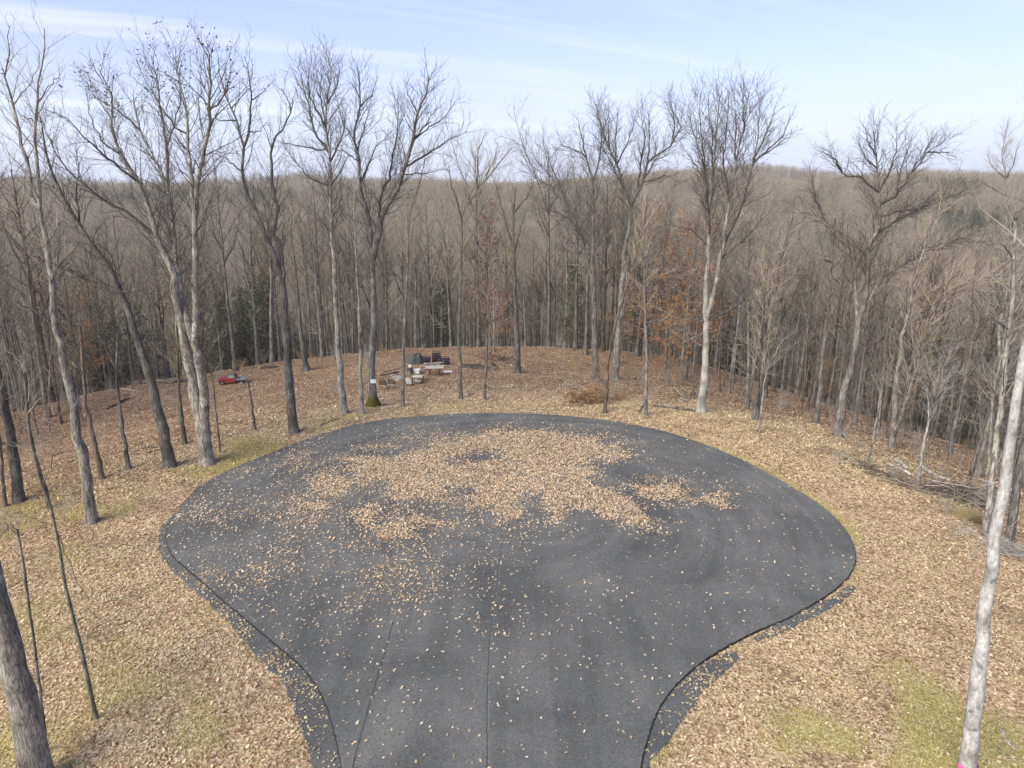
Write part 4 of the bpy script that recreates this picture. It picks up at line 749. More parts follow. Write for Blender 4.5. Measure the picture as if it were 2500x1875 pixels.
# ------------------------------------------------------------------ kinds of trees for the wood: meshes shared by the copies
def crown_mesh(lt, tw_, bk, tw):
    Vs = []; Qs = []; mi = []; off = 0
    for tb_, mt_ in ((lt, 0), (tw_, 1)):
        if not tb_.g: continue
        V, Q = tb_.arrays(); Vs.append(V); Qs.append(Q + off); mi.append(np.full(len(Q), mt_)); off += len(V)
    return mesh_np('crown', np.concatenate(Vs), np.concatenate(Qs), None, [BK[bk], TW[tw]], np.concatenate(mi))
def forest_kind(seed, h, r, bk, tw, bole=.42, nl=15, lf=.36, ang=(28, 60), dens=1.0, lean=.03, leaf=None, lod=0, up=.14, fork=0, thick=1.0):
    rg = np.random.default_rng(seed); n = 16; t = np.linspace(0, 1, n)
    wob = np.cumsum(rg.normal(0, 1, (n, 2)), 0) * .045 * h / 16; le = rg.normal(0, lean, 2) * h
    P = np.stack([le[0] * t ** 1.3 + wob[:, 0] * t, le[1] * t ** 1.3 + wob[:, 1] * t, h * t - .3 * (t == 0)], 1)
    Rr = r * (1 - .86 * t ** .9) * (1 + .7 * np.exp(-t * h / .35) + .15 * np.exp(-t * h / 1.2))
    tb = Tubes(); tb.add(P, Rr, 8 if not lod else 5); tm = tb.mesh('trunk', [BK[bk]])
    lt = Tubes(); tw_ = Tubes(); Pm = P[None]; Rm = Rr[None]
    if fork:
        F, FR = spawn(Pm, Rm, [fork], bole * .8, min(.75, bole + .2), (14, 30), .75, .85, n, .05, .1, rg, 3, h * .55, .03, .15, .5); lt.add(F, FR, 6); Pm = np.concatenate([Pm, F]); Rm = np.concatenate([Rm, FR])
    B1, R1 = spawn(Pm, Rm, [nl] + [max(4, nl // 2)] * (len(Pm) - 1), bole, .99, ang, lf, .6, 8, .13, up, rg, .8, 7.5, .014, .2, .55)
    if fork == 0: pass
    lt.add(B1, R1, 4)
    B1b = np.concatenate([B1, Pm[:, ::2][:, :8]]); R1b = np.concatenate([R1, Rm[:, ::2][:, :8]])
    cnt = np.maximum(1, np.round(blen(B1b) * 1.9 * dens)); cnt[len(B1):] = 4
    B2, R2 = spawn(B1b, R1b, cnt, .12, 1, (25, 60), .42, .6, 5, .18, .1, rg, .4, 2.4, .011, .3, .4); (lt if lod == 0 else tw_).add(B2, R2, 3)
    B3, R3 = spawn(B2, R2, np.maximum(1, np.round(blen(B2) * 2.6 * dens)), .15, 1, (22, 58), .55, .7, 3, .2, .1, rg, .3, 1.1, .0085, .4, .3); tw_.add(B3, R3 * thick, 3)
    cm = crown_mesh(lt, tw_, bk, tw); lm = None
    if leaf:
        mat, frac, per, size = leaf; k = rg.random(len(B3)) < frac; V, Q = leaf_quads(B3[k], per, size, rg, .15); lm = mesh_np('leaves', V, Q, None, [LF[mat]], smooth=False)
    return tm, cm, lm
def hemlock(seed, h):
    rg = np.random.default_rng(seed); n = 12; t = np.linspace(0, 1, n); P = np.stack([np.cumsum(rg.normal(0, .03, n)), np.cumsum(rg.normal(0, .03, n)), h * t], 1); Rr = .02 * h * (1 - .93 * t) * .75
    tb = Tubes(); tb.add(P, Rr, 7); tm = tb.mesh('trunk', [BK['brown']])
    lt = Tubes(); B1, R1 = spawn(P[None], Rr[None], [int(h * 8)], .12, .99, (72, 98), .30, .5, 6, .06, -.03, rg, .3, 4, .012, .2, .85); lt.add(B1, R1, 3)
    B2, R2 = spawn(B1, R1, np.maximum(2, np.round(blen(B1) * 4)), .15, 1, (35, 60), .4, .6, 3, .08, -.05, rg, .2, 1.0, .006, .3, .4); lt.add(B2, R2, 3)
    tw_ = Tubes(); cm = crown_mesh(lt, tw_, 'brown', 'dark')
    V, Q = leaf_quads(np.concatenate([B2]), 7, .10, rg, .09); return tm, cm, mesh_np('foliage', V, Q, None, [LF['green']], smooth=False)
def shrub_kind(seed, h, tw, leaf=None, stems=4):
    rg = np.random.default_rng(seed); lt = Tubes(); S = []; SR = []
    for i in range(stems):
        a = rg.uniform(0, 6.28); n = 8; t = np.linspace(0, 1, n)[:, None]; d = np.array([math.cos(a), math.sin(a), 0]) * rg.uniform(.1, .45) * h
        S.append(np.array([0, 0, -.05]) + t * np.array([0, 0, h * rg.uniform(.7, 1)]) + d * t ** 1.5 + rg.normal(0, .02, (n, 3)) * t); SR.append(np.linspace(.012, .004, n) * (h / 2) ** .5)
    S = np.array(S); SR = np.array(SR); lt.add(S, SR, 4); B2, R2 = spawn(S, SR, [int(h * 5)] * stems, .2, 1, (30, 65), .4, .7, 4, .15, .05, rg, .2, 1, .004, .4, .4); lt.add(B2, R2, 3)
    B3, R3 = spawn(B2, R2, np.maximum(1, np.round(blen(B2) * 4)), .2, 1, (25, 55), .5, .7, 3, .15, .05, rg, .12, .5, .003, .5, .3); lt.add(B3, R3, 3)
    tm = lt.mesh('stems', [TW[tw]]); lm = None
    if leaf:
        V, Q = leaf_quads(np.concatenate([B3]), leaf[1], leaf[2], rg, .05); lm = mesh_np('leaves', V, Q, None, [LF[leaf[0]]], smooth=False)
    return tm, None, lm
KIND = {'canopy': [], 'pole': [], 'sapling': [], 'rusty': [], 'hemlock': [], 'shrub': [], 'distant': []}
cols = [('grey', 'warm'), ('pale', 'warm'), ('grey', 'grey'), ('brown', 'warm'), ('dark', 'warm'), ('grey', 'warm'), ('pale', 'grey')]
for i, (b_, t_) in enumerate(cols):
    KIND['canopy'].append(forest_kind(300 + i, 15.6 + (i * 37 % 5) * .6 - 1.2, .15 + .02 * (i % 4), b_, t_, bole=.46 + .04 * (i % 4), nl=15 + i % 4, lf=.40, dens=1.2, fork=(0, 1, 2, 0, 1, 2, 1)[i]))
for i, (b_, t_) in enumerate([('grey', 'warm'), ('pale', 'grey'), ('brown', 'warm'), ('grey', 'grey'), ('pale', 'warm')]):
    KIND['pole'].append(forest_kind(330 + i, 10.5 + 1.0 * i, .065 + .012 * i, b_, t_, bole=.52, nl=12, lf=.24, ang=(35, 70), lean=.05, dens=1.2))
for i, (b_, t_) in enumerate([('pale', 'pale'), ('grey', 'grey'), ('brown', 'warm'), ('pale', 'grey')]):
    KIND['sapling'].append(forest_kind(350 + i, 4.2 + 1.3 * i, .03 + .006 * i, b_, t_, bole=.22, nl=14, lf=.32, ang=(45, 80), lean=.09, up=.05))
for i in range(3): KIND['rusty'].append(forest_kind(370 + i, 6.5 + 1.8 * i, .06 + .012 * i, 'pale', 'warm', bole=.14, nl=22, lf=.36, ang=(55, 85), leaf=('rust', 1, 14, .07), up=.04))
for i in range(3): KIND['hemlock'].append(hemlock(390 + i, 8.5 + 2.0 * i))
for i in range(4): KIND['shrub'].append(shrub_kind(400 + i, 1.1 + .4 * i, ('warm', 'pale', 'warm', 'grey')[i], ('rust', 1, .06) if i == 2 else None, 3 + i))
for i, (b_, t_) in enumerate([('grey', 'far'), ('brown', 'far'), ('pale', 'far'), ('grey', 'warm')]):
    KIND['distant'].append(forest_kind(420 + i, 12.5 + .9 * i, .16, b_, t_, bole=.26, nl=15, lf=.55, ang=(35, 72), dens=.62, lod=1, fork=1, thick=2.8))
def plant(kind, v, x, y, rot, sc, name, label, cat, group, z=None):
    tm, cm, lm = KIND[kind][v % len(KIND[kind])]
    o = thing(name, label, cat, (x, y, gz1(x, y) - .05 if z is None else z), rot, group); o.scale = (sc, sc, sc)
    for me in (tm, cm, lm):
        if me is not None: obj(me.name.split('.')[0], me, o)
    return o

# where the wood stands: outside the clearing, nearer on the side where the floor sinks away
rg = np.random.default_rng(21)
def clear_radius(a): return np.where(a < -58, 37, np.where(a < 8, 46.5, np.where(a < 40, 46.5 - (a - 8) / 32 * 20.5, 26.0)))
hero_xy = [(o.location.x, o.location.y) for o in C.objects if o.name.startswith(('tree', 'sapling')) and o.parent is None]
cell = {}
def try_put(x, y, dmin):
    i, j = int(x // 4), int(y // 4)
    for a in (-1, 0, 1):
        for b in (-1, 0, 1):
            for q in cell.get((i + a, j + b), ()):
                if (q[0] - x) ** 2 + (q[1] - y) ** 2 < dmin * dmin: return False
    cell.setdefault((i, j), []).append((x, y)); return True
for q in hero_xy: try_put(q[0], q[1], 0)
spots = []
for _ in range(36000):
    a = rg.uniform(-.80, .80); d = math.sqrt(rg.uniform(24 ** 2, 190 ** 2)); x, y = d * math.sin(a), d * math.cos(a)
    r = math.hypot(x - CX, y - CY); th = math.degrees(math.atan2(x - CX, y - CY))
    if abs(th) > 100 or r < float(clear_radius(np.array(th))) + 2.5 * math.sin(th * .35): continue
    dr = r - float(clear_radius(np.array(th)))
    if not try_put(x, y, ((3.7 if th > 22 else 2.7) if dr < 14 else 2.15) if d < 120 else 2.6): continue
    spots.append((d, x, y, th))
spots.sort()
print('forest spots', len(spots))
NEAR = 232
def zone(th): return 'behind the red truck' if th < -25 else ('behind the camp' if th < 8 else ('behind the brush heap' if th < 30 else 'in the sunken wood beside the beech'))
GR = {'canopy': 'bare canopy trees of the wood', 'pole': 'thin pole trees of the wood'}
rest = []
for i, (d, x, y, th) in enumerate(spots):
    u = rg.random(); k = 'canopy' if (u < (.46 if d > 55 else .2)) else 'pole'
    v = int(rg.integers(0, 35)); r_e = math.hypot(x - CX, y - CY) - float(clear_radius(np.array(th))); sc = rg.uniform(.86, 1.1) * (1 if r_e > 30 else 1.22 if (th < 22 and k == 'canopy') else 1.12 if th < 22 else 1.0); rot = rg.uniform(0, 6.28)
    if i < NEAR:
        tall = {'canopy': 'tall bare grey tree ', 'pole': 'thin bare pole tree '}[k]
        plant(k, v, x, y, rot, sc, 'tree', tall + zone(th), 'tree', GR[k] + ', ' + zone(th))
    else: rest.append((x, y, rot, sc, 0 if k == 'canopy' else 1, v))
# understorey
cnt = {'sapling': 0, 'rusty': 0, 'hemlock': 0}
for _ in range(6000):
    a = rg.uniform(-.72, .72); d = math.sqrt(rg.uniform(26 ** 2, 88 ** 2)); x, y = d * math.sin(a), d * math.cos(a); r = math.hypot(x - CX, y - CY); th = math.degrees(math.atan2(x, y - CY))
    if abs(th) > 95 or r < float(clear_radius(np.array(th))) + 1 or cnt['sapling'] >= 120: continue
    if not try_put(x, y, 1.3): continue
    plant('sapling', int(rg.integers(0, 8)), x, y, rg.uniform(0, 6.28), rg.uniform(.7, 1.15), 'sapling', 'spindly bare sapling under the trees ' + zone(th), 'sapling', 'saplings under the trees ' + zone(th)); cnt['sapling'] += 1
for (px, Y, v, s_, lab) in [(1670, 66, 1, 1.7, 'rust leaved young beech glowing orange between the trunks behind the big beech'), (1630, 70, 2, 1.6, 'tall rust leaved tree rising behind the thin grey tree'), (1705, 76, 2, 1.45, 'rust leaved tree close against the big beech trunk'), (1640, 60, 0, 1.0, 'low rust leaved sapling at the foot of the orange young beech'),
        (1215, 83, 0, 1.0, 'small russet leaved tree standing behind the long beams'), (190, 66, 1, 1.15, 'russet leaved sapling behind the pale verge tree'), (120, 70, 2, 1.0, 'russet leaved tree near the scarred oak'), (2030, 66, 0, .7, 'low russet sapling behind the domed tree'),
        (450, 86, 2, 1.5, 'big russet leaved tree rising behind the multi-stemmed tree'), (660, 92, 2, 1.15, 'russet tinged tree behind the crooked dark tree'), (240, 88, 2, 1.2, 'faded russet tree behind the leaning oak'), (1480, 58, 0, .45, 'little rust leaved shoot at the brush heap')]:
    c = at_y(px, 800, Y); plant('rusty', v, c[0], Y, rg.uniform(0, 6), s_, 'tree', lab, 'tree', 'rust leaved young trees')
hl = ['between the verge trees', 'by the leaning oak', 'beside the multi-stemmed tree', 'above the red truck', 'behind the leaning slender tree', 'beside the thin grey tree', 'behind the domed tree', 'in the hollow beyond the twin tree', 'behind the arching tree', 'far behind the silvery snag', 'close behind the orange young beech']
for (px, Y, v, s_), hh in zip([(250, 74, 1, 1.0), (330, 78, 2, 1.05), (470, 86, 1, .95), (590, 98, 2, .9), (1400, 82, 1, 1.0), (1560, 78, 1, .95), (1990, 84, 0, .9), (2200, 80, 1, .9), (2290, 74, 0, .9), (2390, 70, 1, .8), (1740, 92, 2, .9)], hl):
    c = at_y(px, 800, Y); plant('hemlock', v, c[0], Y, rg.uniform(0, 6), s_ * 1.0, 'evergreen_tree', 'dark green hemlock ' + hh, 'evergreen', 'hemlocks in the wood')
sg = 0
for _ in range(4000):
    a = rg.uniform(-.68, .66); d = math.sqrt(rg.uniform(22 ** 2, 80 ** 2)); x, y = d * math.sin(a), d * math.cos(a); r = math.hypot(x - CX, y - CY); th = math.degrees(math.atan2(x, y - CY))
    inn = float(clear_radius(np.array(th)))
    if abs(th) > 105 or r < (19.5 if th > 15 else 22) or sg >= 210 or (th < 8 and r < inn - 5 and rg.random() < .93) or (r > inn + 12 and rg.random() < .5): continue
    if not try_put(x, y, .9): continue
    plant('shrub', int(rg.integers(0, 8)), x, y, rg.uniform(0, 6.28), rg.uniform(.5, 1.1), 'shrub', 'low bare brushy shrub in the leaves ' + zone(th), 'shrub', 'brushy shrubs in the leaves ' + zone(th)); sg += 1

# ------------------------------------------------------------------ the far wood, one mass on the slopes: instances of the trees above
def scatter(name, pts, kinds, label):
    """points carry rotation, scale and which kind; geometry nodes put a tree on each"""
    P = np.array([(p[0], p[1], p[2]) for p in pts]); me = bpy.data.meshes.new(name); me.vertices.add(len(P)); me.vertices.foreach_set('co', P.astype(np.float32).ravel())
    for an, tp_, vals in (('rot', 'FLOAT_VECTOR', np.stack([np.zeros(len(P)), np.zeros(len(P)), [p[3] for p in pts]], 1)), ('siz', 'FLOAT', np.array([p[4] for p in pts])), ('pick', 'INT', np.array([p[5] for p in pts]))):
        at_ = me.attributes.new(an, tp_, 'POINT'); at_.data.foreach_set('vector' if tp_ == 'FLOAT_VECTOR' else 'value', np.ascontiguousarray(vals.astype(np.int32 if tp_ == 'INT' else np.float32)).ravel())
    o = obj(name, me); g = bpy.data.node_groups.new(name, 'GeometryNodeTree')
    g.interface.new_socket(name='Geometry', in_out='INPUT', socket_type='NodeSocketGeometry'); g.interface.new_socket(name='Geometry', in_out='OUTPUT', socket_type='NodeSocketGeometry')
    gi = g.nodes.new('NodeGroupInput'); go = g.nodes.new('NodeGroupOutput'); iop = g.nodes.new('GeometryNodeInstanceOnPoints'); m2p = g.nodes.new('GeometryNodeMeshToPoints')
    g.links.new(gi.outputs[0], m2p.inputs[0]); g.links.new(m2p.outputs[0], iop.inputs['Points']); coll = g.nodes.new('GeometryNodeJoinGeometry')
    for parts in kinds[::-1]:
        jn = g.nodes.new('GeometryNodeJoinGeometry')
        for po in parts:
            oi = g.nodes.new('GeometryNodeObjectInfo'); oi.transform_space = 'ORIGINAL'; oi.inputs['Object'].default_value = po; g.links.new(oi.outputs['Geometry'], jn.inputs[0])
        ti = g.nodes.new('GeometryNodeGeometryToInstance'); g.links.new(jn.outputs[0], ti.inputs[0]); g.links.new(ti.outputs[0], coll.inputs[0])
    g.links.new(coll.outputs[0], iop.inputs['Instance']); iop.inputs['Pick Instance'].default_value = True
    for an, dt, so in (('rot', 'FLOAT_VECTOR', 'Rotation'), ('siz', 'FLOAT', 'Scale'), ('pick', 'INT', 'Instance Index')):
        na = g.nodes.new('GeometryNodeInputNamedAttribute'); na.data_type = dt; na.inputs['Name'].default_value = an
        g.links.new(na.outputs['Attribute'], iop.inputs[so])
    g.links.new(iop.outputs[0], go.inputs[0]); mo = o.modifiers.new('trees', 'NODES'); mo.node_group = g
    return tag(o, label, 'woodland', kind='stuff')
def first_with(me):
    for o in C.objects:
        if o.data is me: return o
def parts_of(kind, v):
    return [q for q in (first_with(m_) for m_ in KIND[kind][v] if m_ is not None) if q is not None]
# a few light trees just beyond the last separate ones serve as the source of the far slopes
for v in range(4):
    a = (-.42, -.12, .16, .40)[v]; d = 128 + 6 * v; x, y = d * math.sin(a), d * math.cos(a)
    plant('distant', v, x, y, v * 1.7, 1.0, 'tree', 'bare tree far back in the wood ' + ('toward the blue ridge', 'over the camp', 'over the brush heap', 'over the hollow')[v], 'tree', 'far back trees')
Kc = [parts_of('canopy', v) for v in range(7)]; Kp = [parts_of('pole', v) for v in range(5)]; Kd = [parts_of('distant', v) for v in range(4)]
Kh = [parts_of('hemlock', v) for v in range(3)]
allk = [k for k in Kc + Kp + Kd + Kh]
allk_n = len(allk)
zz = ground_z([p[0] for p in rest], [p[1] for p in rest])
pts = [(p[0], p[1], z - .05, p[2], p[3], (16 + p[5] % 3 if (fbm(np.array([p[0] / 16]), np.array([p[1] / 16]), 2)[0] > .73) else p[5] % 7 if p[4] == 0 else 7 + p[5] % 5)) for p, z in zip(rest, zz)]
scatter('woodland', pts, allk, 'bare grey brown trees of the valley wood behind the clearing')
fp = []
for _ in range(190000):
    a = rg.uniform(-.76, .76); d = 188 + 640 * rg.random() ** .8
    x, y = d * math.sin(a), d * math.cos(a); sp_ = 3.3 + d * .0014
    i, j = int(x // sp_), int(y // sp_)
    key = ('f', int(d // 120), i, j)
    if key in cell: continue
    cell[key] = 1; fp.append((x, y, rg.uniform(0, 6.28), rg.uniform(.8, 1.15) * (1.05 - .32 * min(1, d / 700)), (16 + int(rg.integers(0, 3))) if float(fbm(np.array([x / 42.]), np.array([y / 42. + 70]), 2)[0]) > .70 else 12 + int(rg.integers(0, 4))))
zz = ground_z([p[0] for p in fp], [p[1] for p in fp])
scatter('distant_woodland', [(p[0], p[1], z - .2, p[2], p[3], p[4]) for p, z in zip(fp, zz)], allk, 'far wooded slopes and ridge of bare grey brown trees')
print('far trees', len(fp))

# ------------------------------------------------------------------ the camp on the leafy knoll, logs and brush
def G(px, py): return on_ground(px, py)
def yaw(p, q): return math.atan2(q[1] - p[1], q[0] - p[0])
red = paint('faded_red_paint', (.27, .022, .024), .5, var=.3, sc=4, grime=(.16, .02, .02)); roofc = paint('rusty_roof', (.17, .12, .09), .7, sc=3); glass = paint('pale_glass', (.30, .33, .29), .25, sc=2)  # glass of windows and headlights is one opaque pale grey-green
tyre = paint('tyre_rubber', (.018, .018, .02), .85); deckm = paint('grey_deck', (.26, .25, .24), .8); blackm = paint('black_steel', (.02, .02, .024), .6); chrome = paint('dull_metal', (.42, .42, .43), .4, .6)
olive_s = paint('olive_sling', (.085, .075, .045), .8); brown_s = paint('brown_sling', (.10, .07, .055), .8); cream = paint('cream_frame', (.72, .66, .54), .6, var=.08); legm = paint('brown_frame', (.03, .02, .016), .6)
wwood = paint('weathered_table_wood', (.56, .53, .46), .85, sc=5, grime=(.30, .29, .23)); redwood = paint('stained_red_wood', (.085, .035, .022), .7); plankm = paint('grey_plank', (.42, .36, .29), .85, sc=3)
crate_b = paint('dark_blue_plastic', (.022, .025, .042), .5); crate_k = paint('dark_brown_plastic', (.03, .024, .024), .55); tarpm = paint('dark_teal_tarp', (.024, .034, .030), .55, sc=3); palm = paint('grey_pallet_wood', (.12, .115, .10), .85)
logm = bark('log_bark', (.06, .05, .04), (.15, .125, .10), (.30, .26, .21), (6, 6, 6)); palelog = bark('log_bare', (.28, .25, .20), (.44, .40, .33), (.60, .56, .48), (5, 5, 5)); slabm = paint('stone_slab', (.36, .34, .28), .9, sc=5)

# red flatbed truck
p = G(537, 938); q = G(604, 934); mid = (p + q) / 2; W = np.linalg.norm(q[:2] - p[:2]); S = W / 3.5
t = thing('truck', 'old faded red flatbed truck parked among the trees on the slope', 'truck', mid, yaw(p, q)); t.scale = (S, S, S)
Box().prism([(-1.78, .34), (-1.80, .70), (-1.72, .80), (-.93, .95), (-.93, .30), (-1.78, .30)], -.72, .72).prism([(-.928, .28), (-.928, .95), (.33, .95), (.33, .28)], -.74, .74).build('body', red, t, .03)
Box().prism([(-.90, .945), (-.50, 1.42), (.28, 1.46), (.40, .945), (.32, .945), (.22, 1.39), (-.47, 1.35), (-.80, .945)], -.70, .70).box((-.10, 0, 1.44), (.86, 1.36, .06)).build('cab', roofc, t, .015)
Box().prism([(-.80, .95), (-.48, 1.33), (-.455, 1.33), (-.77, .95)], -.64, .64).build('windscreen', glass, t)
for s_ in (-1, 1):
    Box().prism([(-.68, .96), (-.42, 1.34), (.20, 1.38), (.30, .96)], s_ * .66 - .008, s_ * .66 + .008).build('side_window', glass, t)
    d_ = Box().box((-.25, s_ * .75, .62), (.98, .03, .58)).build('door', red, t, .012); Box().box((.12, s_ * .775, .74), (.14, .02, .03)).build('handle', chrome, d_)
    Box().bar((-1.795, s_ * .52, .62), (-1.825, s_ * .52, .62), .09, 12).build('headlight', glass, t)
    for wx in (-1.28, 1.12):
        w_ = Box().bar((wx, s_ * .60, .30), (wx, s_ * .80, .30), .30, 20).build('wheel', tyre, t); Box().bar((wx, s_ * .795, .30), (wx, s_ * .812, .30), .13, 14).build('rim', deckm, w_)
Box().box((1.10, 0, .66), (1.50, 1.60, .08)).box((.42, 0, .82), (.06, 1.5, .30)).build('flatbed', deckm, t, .01)
Box().box((.75, .35, .50), (2.1, .12, .18)).box((.75, -.35, .50), (2.1, .12, .18)).box((1.12, 0, .45), (.14, 1.2, .14)).box((.70, -.50, .45), (.5, .25, .28)).build('chassis', blackm, t, .01)
Box().box((-1.84, 0, .42), (.08, 1.5, .13)).build('bumper', chrome, t, .02)

# two sling chairs, backs turned to the camera
def chair(px, py, rz, mat, label):
    c = G(px, py); t = thing('chair', label, 'chair', c, rz, 'patio chairs on the knoll')
    Box().prism([(-.02, 0), (.02, 0), (.02, .03), (-.02, .03)], -.2, .2)
    Box().box((0, .02, .42), (.46, .44, .03)).build('seat', mat, t, .008)
    Box().box((0, -.25, .67), (.46, .03, .40), (R(-10), 0, 0)).build('backrest', mat, t, .01)
    Box().box((0, -.225, .415), (.44, .03, .05)).build('seat_rail', cream, t, .006)
    for sx in (-1, 1):
        Box().bar((sx * .25, -.30, .90), (sx * .25, -.20, .42), .022, 8).bar((sx * .25, -.20, .42), (sx * .26, -.30, 0), .02, 8).build('leg', legm, t)
        Box().bar((sx * .25, .20, .62), (sx * .26, .26, 0), .02, 8).build('leg', legm, t)
        Box().bar((sx * .26, -.26, .63), (sx * .26, .24, .63), .022, 8).build('armrest', cream if sx < 0 else legm, t)
chair(936, 951, R(4), olive_s, 'olive sling chair with cream rail nearer to the sign tree'); chair(957, 949, R(-5), brown_s, 'brown sling chair with cream rail farther from the sign tree')
# trestle table
c = G(1062, 917); t = thing('trestle_table', 'weathered white topped table on crossed reddish wooden legs', 'table', c, R(2))
tb_ = Box()
for i in range(5): tb_.box((0, -.34 + i * .17, .80 + .004 * (i % 2)), (1.66, .158, .04))
tb_.build('tabletop', wwood, t, .006)
for sx in (-.45, .42):
    for sy in (-1, 1): Box().bar((sx + .0, sy * .40, 0), (sx + .02 * sy, -sy * .34, .78), .035, 6).build('leg', redwood, t)
    for s2 in (-1, 1): Box().bar((sx - .22 * s2, -.38 + .03 * s2, .0), (sx + .22 * s2, -.36 + .03 * s2, .78), .038, 6).build('leg', redwood, t)
Box().bar((-.45, -.05, .36), (.42, -.05, .36), .03, 6).build('stretcher', redwood, t)
tag(Box().box((0, 0, .03), (.78, .55, .03)).build('board', white, None, .006, G(1094, 908), (0, 0, R(8))), 'white board lying flat on the leaves beside the trestle table', 'board')
# weathered crate, low table, folding lawn chair, stump
c = G(1017, 911); t = thing('storage_box', 'weathered white box with a flat lid behind the shelved table', 'box', c, R(-6)); Box().box((0, 0, .17), (.66, .50, .34)).box((0, -.252, .17), (.60, .01, .04)).build('body', wwood, t, .015); Box().box((.01, 0, .365), (.70, .56, .05)).build('lid', white, t, .015)
c = G(1021, 938); t = thing('low_table', 'weathered table with dark legs and a shelf', 'table', c, R(-8)); tb_ = Box()
for i in range(4): tb_.box((0, -.27 + i * .18, .70 + .003 * (i % 2)), (.86, .165, .035))
tb_.build('tabletop', wwood, t, .006); Box().box((0, 0, .34), (.76, .52, .03)).build('shelf', wwood, t, .005)
for sx in (-.39, .39):
    for sy in (-.30, .30): Box().box((sx, sy, .34), (.065, .065, .68)).build('leg', legm, t, .005)
c = G(999, 942); t = thing('lawn_chair', 'pale webbed lawn chair tipped low beside the shelved table', 'chair', c, R(25)); Box().box((0, 0, .24), (.42, .42, .03), (R(6), 0, 0)).build('seat', wwood, t, .006); Box().box((0, .28, .42), (.42, .03, .42), (R(-38), 0, 0)).build('backrest', wwood, t, .006)
for sx in (-.22, .22):
    Box().bar((sx, -.24, .24), (sx, .16, 0), .018, 6).build('leg', blackm, t); Box().bar((sx, .22, .26), (sx, -.16, 0), .018, 6).build('leg', blackm, t)
c = G(1033, 930); tag(Box().bar((-.5, 0, .14), (.62, .12, .12), .13, 10, .11).build('log', logm, None, 0, c, (0, 0, R(-4))), 'short dark log lying just beside the shelved table', 'log')
def stump(px, py, r, h, label):
    c = G(px, py); rg_ = np.random.default_rng(int(px)); k = 14; V = []; F = []
    for j, (z, f) in enumerate(((-.1, 1.45), (.06, 1.2), (h * .5, 1.0), (h, .96))):
        for i in range(k): a = i * 6.2832 / k; rr_ = r * f * (1 + .1 * math.sin(3 * a + px)); V.append((rr_ * math.cos(a), rr_ * math.sin(a), z + (.04 * math.sin(2 * a) if j == 3 else 0)))
    for j in range(3): F += [(j * k + i, j * k + (i + 1) % k, (j + 1) * k + (i + 1) % k, (j + 1) * k + i) for i in range(k)]
    F.append(tuple(3 * k + i for i in range(k))); me = bpy.data.meshes.new('stump'); me.from_pydata(V, [], F); me.update(); me.materials.append(logm)
    return tag(obj('stump', me, None, c), label, 'stump')
stump(999, 913, .36, .62, 'dark broad stump beside the white box'); stump(1201, 896, .30, .45, 'dark stump at the end of the long beams'); stump(1692, 968, .22, .4, 'dark stump just behind the big beech'); stump(1168, 893, .24, .3, 'low stump lying against the long beams')
c = G(1002, 912); tag(Box().bar((0, 0, .62), (0, 0, .80), .14, 14, .16).build('bucket', white, None, 0, c), 'white bucket standing on the broad stump', 'bucket')
tag(Box().box((0, 0, .02), (.9, 1.3, .05)).build('stone_slab', slabm, None, .01, G(968, 922), (0, 0, R(10))), 'flat square grey slab set in the leaves behind the chairs', 'slab')
tag(Box().bar((-.28, 0, .05), (.28, .02, .05), .03, 6).build('stick', cream, None, 0, G(966, 929)), 'short white stick lying before the square slab', 'stick')
# stacked slatted crates
def crate(c, z, w, d_, h, mat, rz, label, group):
    b = Box()
    for zz in np.linspace(.03, h - .03, max(2, int(h / .085))):
        b.box((0, -d_ / 2, zz), (w, .02, .045)).box((0, d_ / 2, zz), (w, .02, .045)).box((-w / 2, 0, zz), (.02, d_ - .022, .045)).box((w / 2, 0, zz), (.02, d_ - .022, .045))
    for x_ in (-w / 2 + .03, 0, w / 2 - .03): b.box((x_, -d_ / 2 + .022, h / 2), (.05, .02, h)).box((x_, d_ / 2 - .022, h / 2), (.05, .02, h))
    b.box((0, 0, .012), (w - .03, d_ - .07, .015))
    return tag(b.build('crate', mat, None, 0, (c[0], c[1], c[2] + z), (0, 0, rz)), label, 'crate', group)
c = G(1041, 889)
for i, w in enumerate(('bottom', 'second', 'third', 'top')): crate(c, i * .205, .80, .6, .2, crate_b, R(3 - 2 * i), 'dark blue slatted crate, ' + w + ' of the lower stack', 'slatted crates')
c = G(1066, 886)
for i, w in enumerate(('bottom', 'second', 'third', 'fourth', 'top')): crate(c, i * .225, .82, .6, .22, crate_k, R(-4 + 3 * i), 'dark brown slatted crate, ' + w + ' of the taller stack', 'slatted crates')
c = G(1086, 890)
for i, w in enumerate(('bottom', 'middle', 'top')): crate(c, i * .255, .86, .62, .25, crate_b, R(-14 + 5 * i), 'black crate, ' + w + ' of the untidy stack by the beams', 'slatted crates')
def pallet(px, py, tilt, rz, label):
    c = G(px, py); b = Box()
    for i in range(6): b.box((0, -.05, .08 + i * .16), (.85, .022, .11))
    for x_ in (-.38, 0, .38): b.box((x_, 0, .48), (.05, .08, .96))
    return tag(b.build('pallet', palm, None, .003, c, (tilt, 0, rz)), label, 'pallet', 'grey pallets by the tarp')
pallet(1001, 889, R(-14), R(8), 'grey wooden pallet propped upright beside the dark tarp'); pallet(998, 885, R(-8), R(-4), 'second grey pallet propped behind the first by the tarp')
c = G(1019, 888); u = np.linspace(-1, 1, 17); UX, UY = np.meshgrid(u, u); rad = np.maximum(np.abs(UX), np.abs(UY)); HZ = 1.05 * (1 - sstep(.45, 1, rad)) + .5 * (fbm(UX * 2.2 + 4, UY * 2.2, 3) - .5) * (rad < .98)
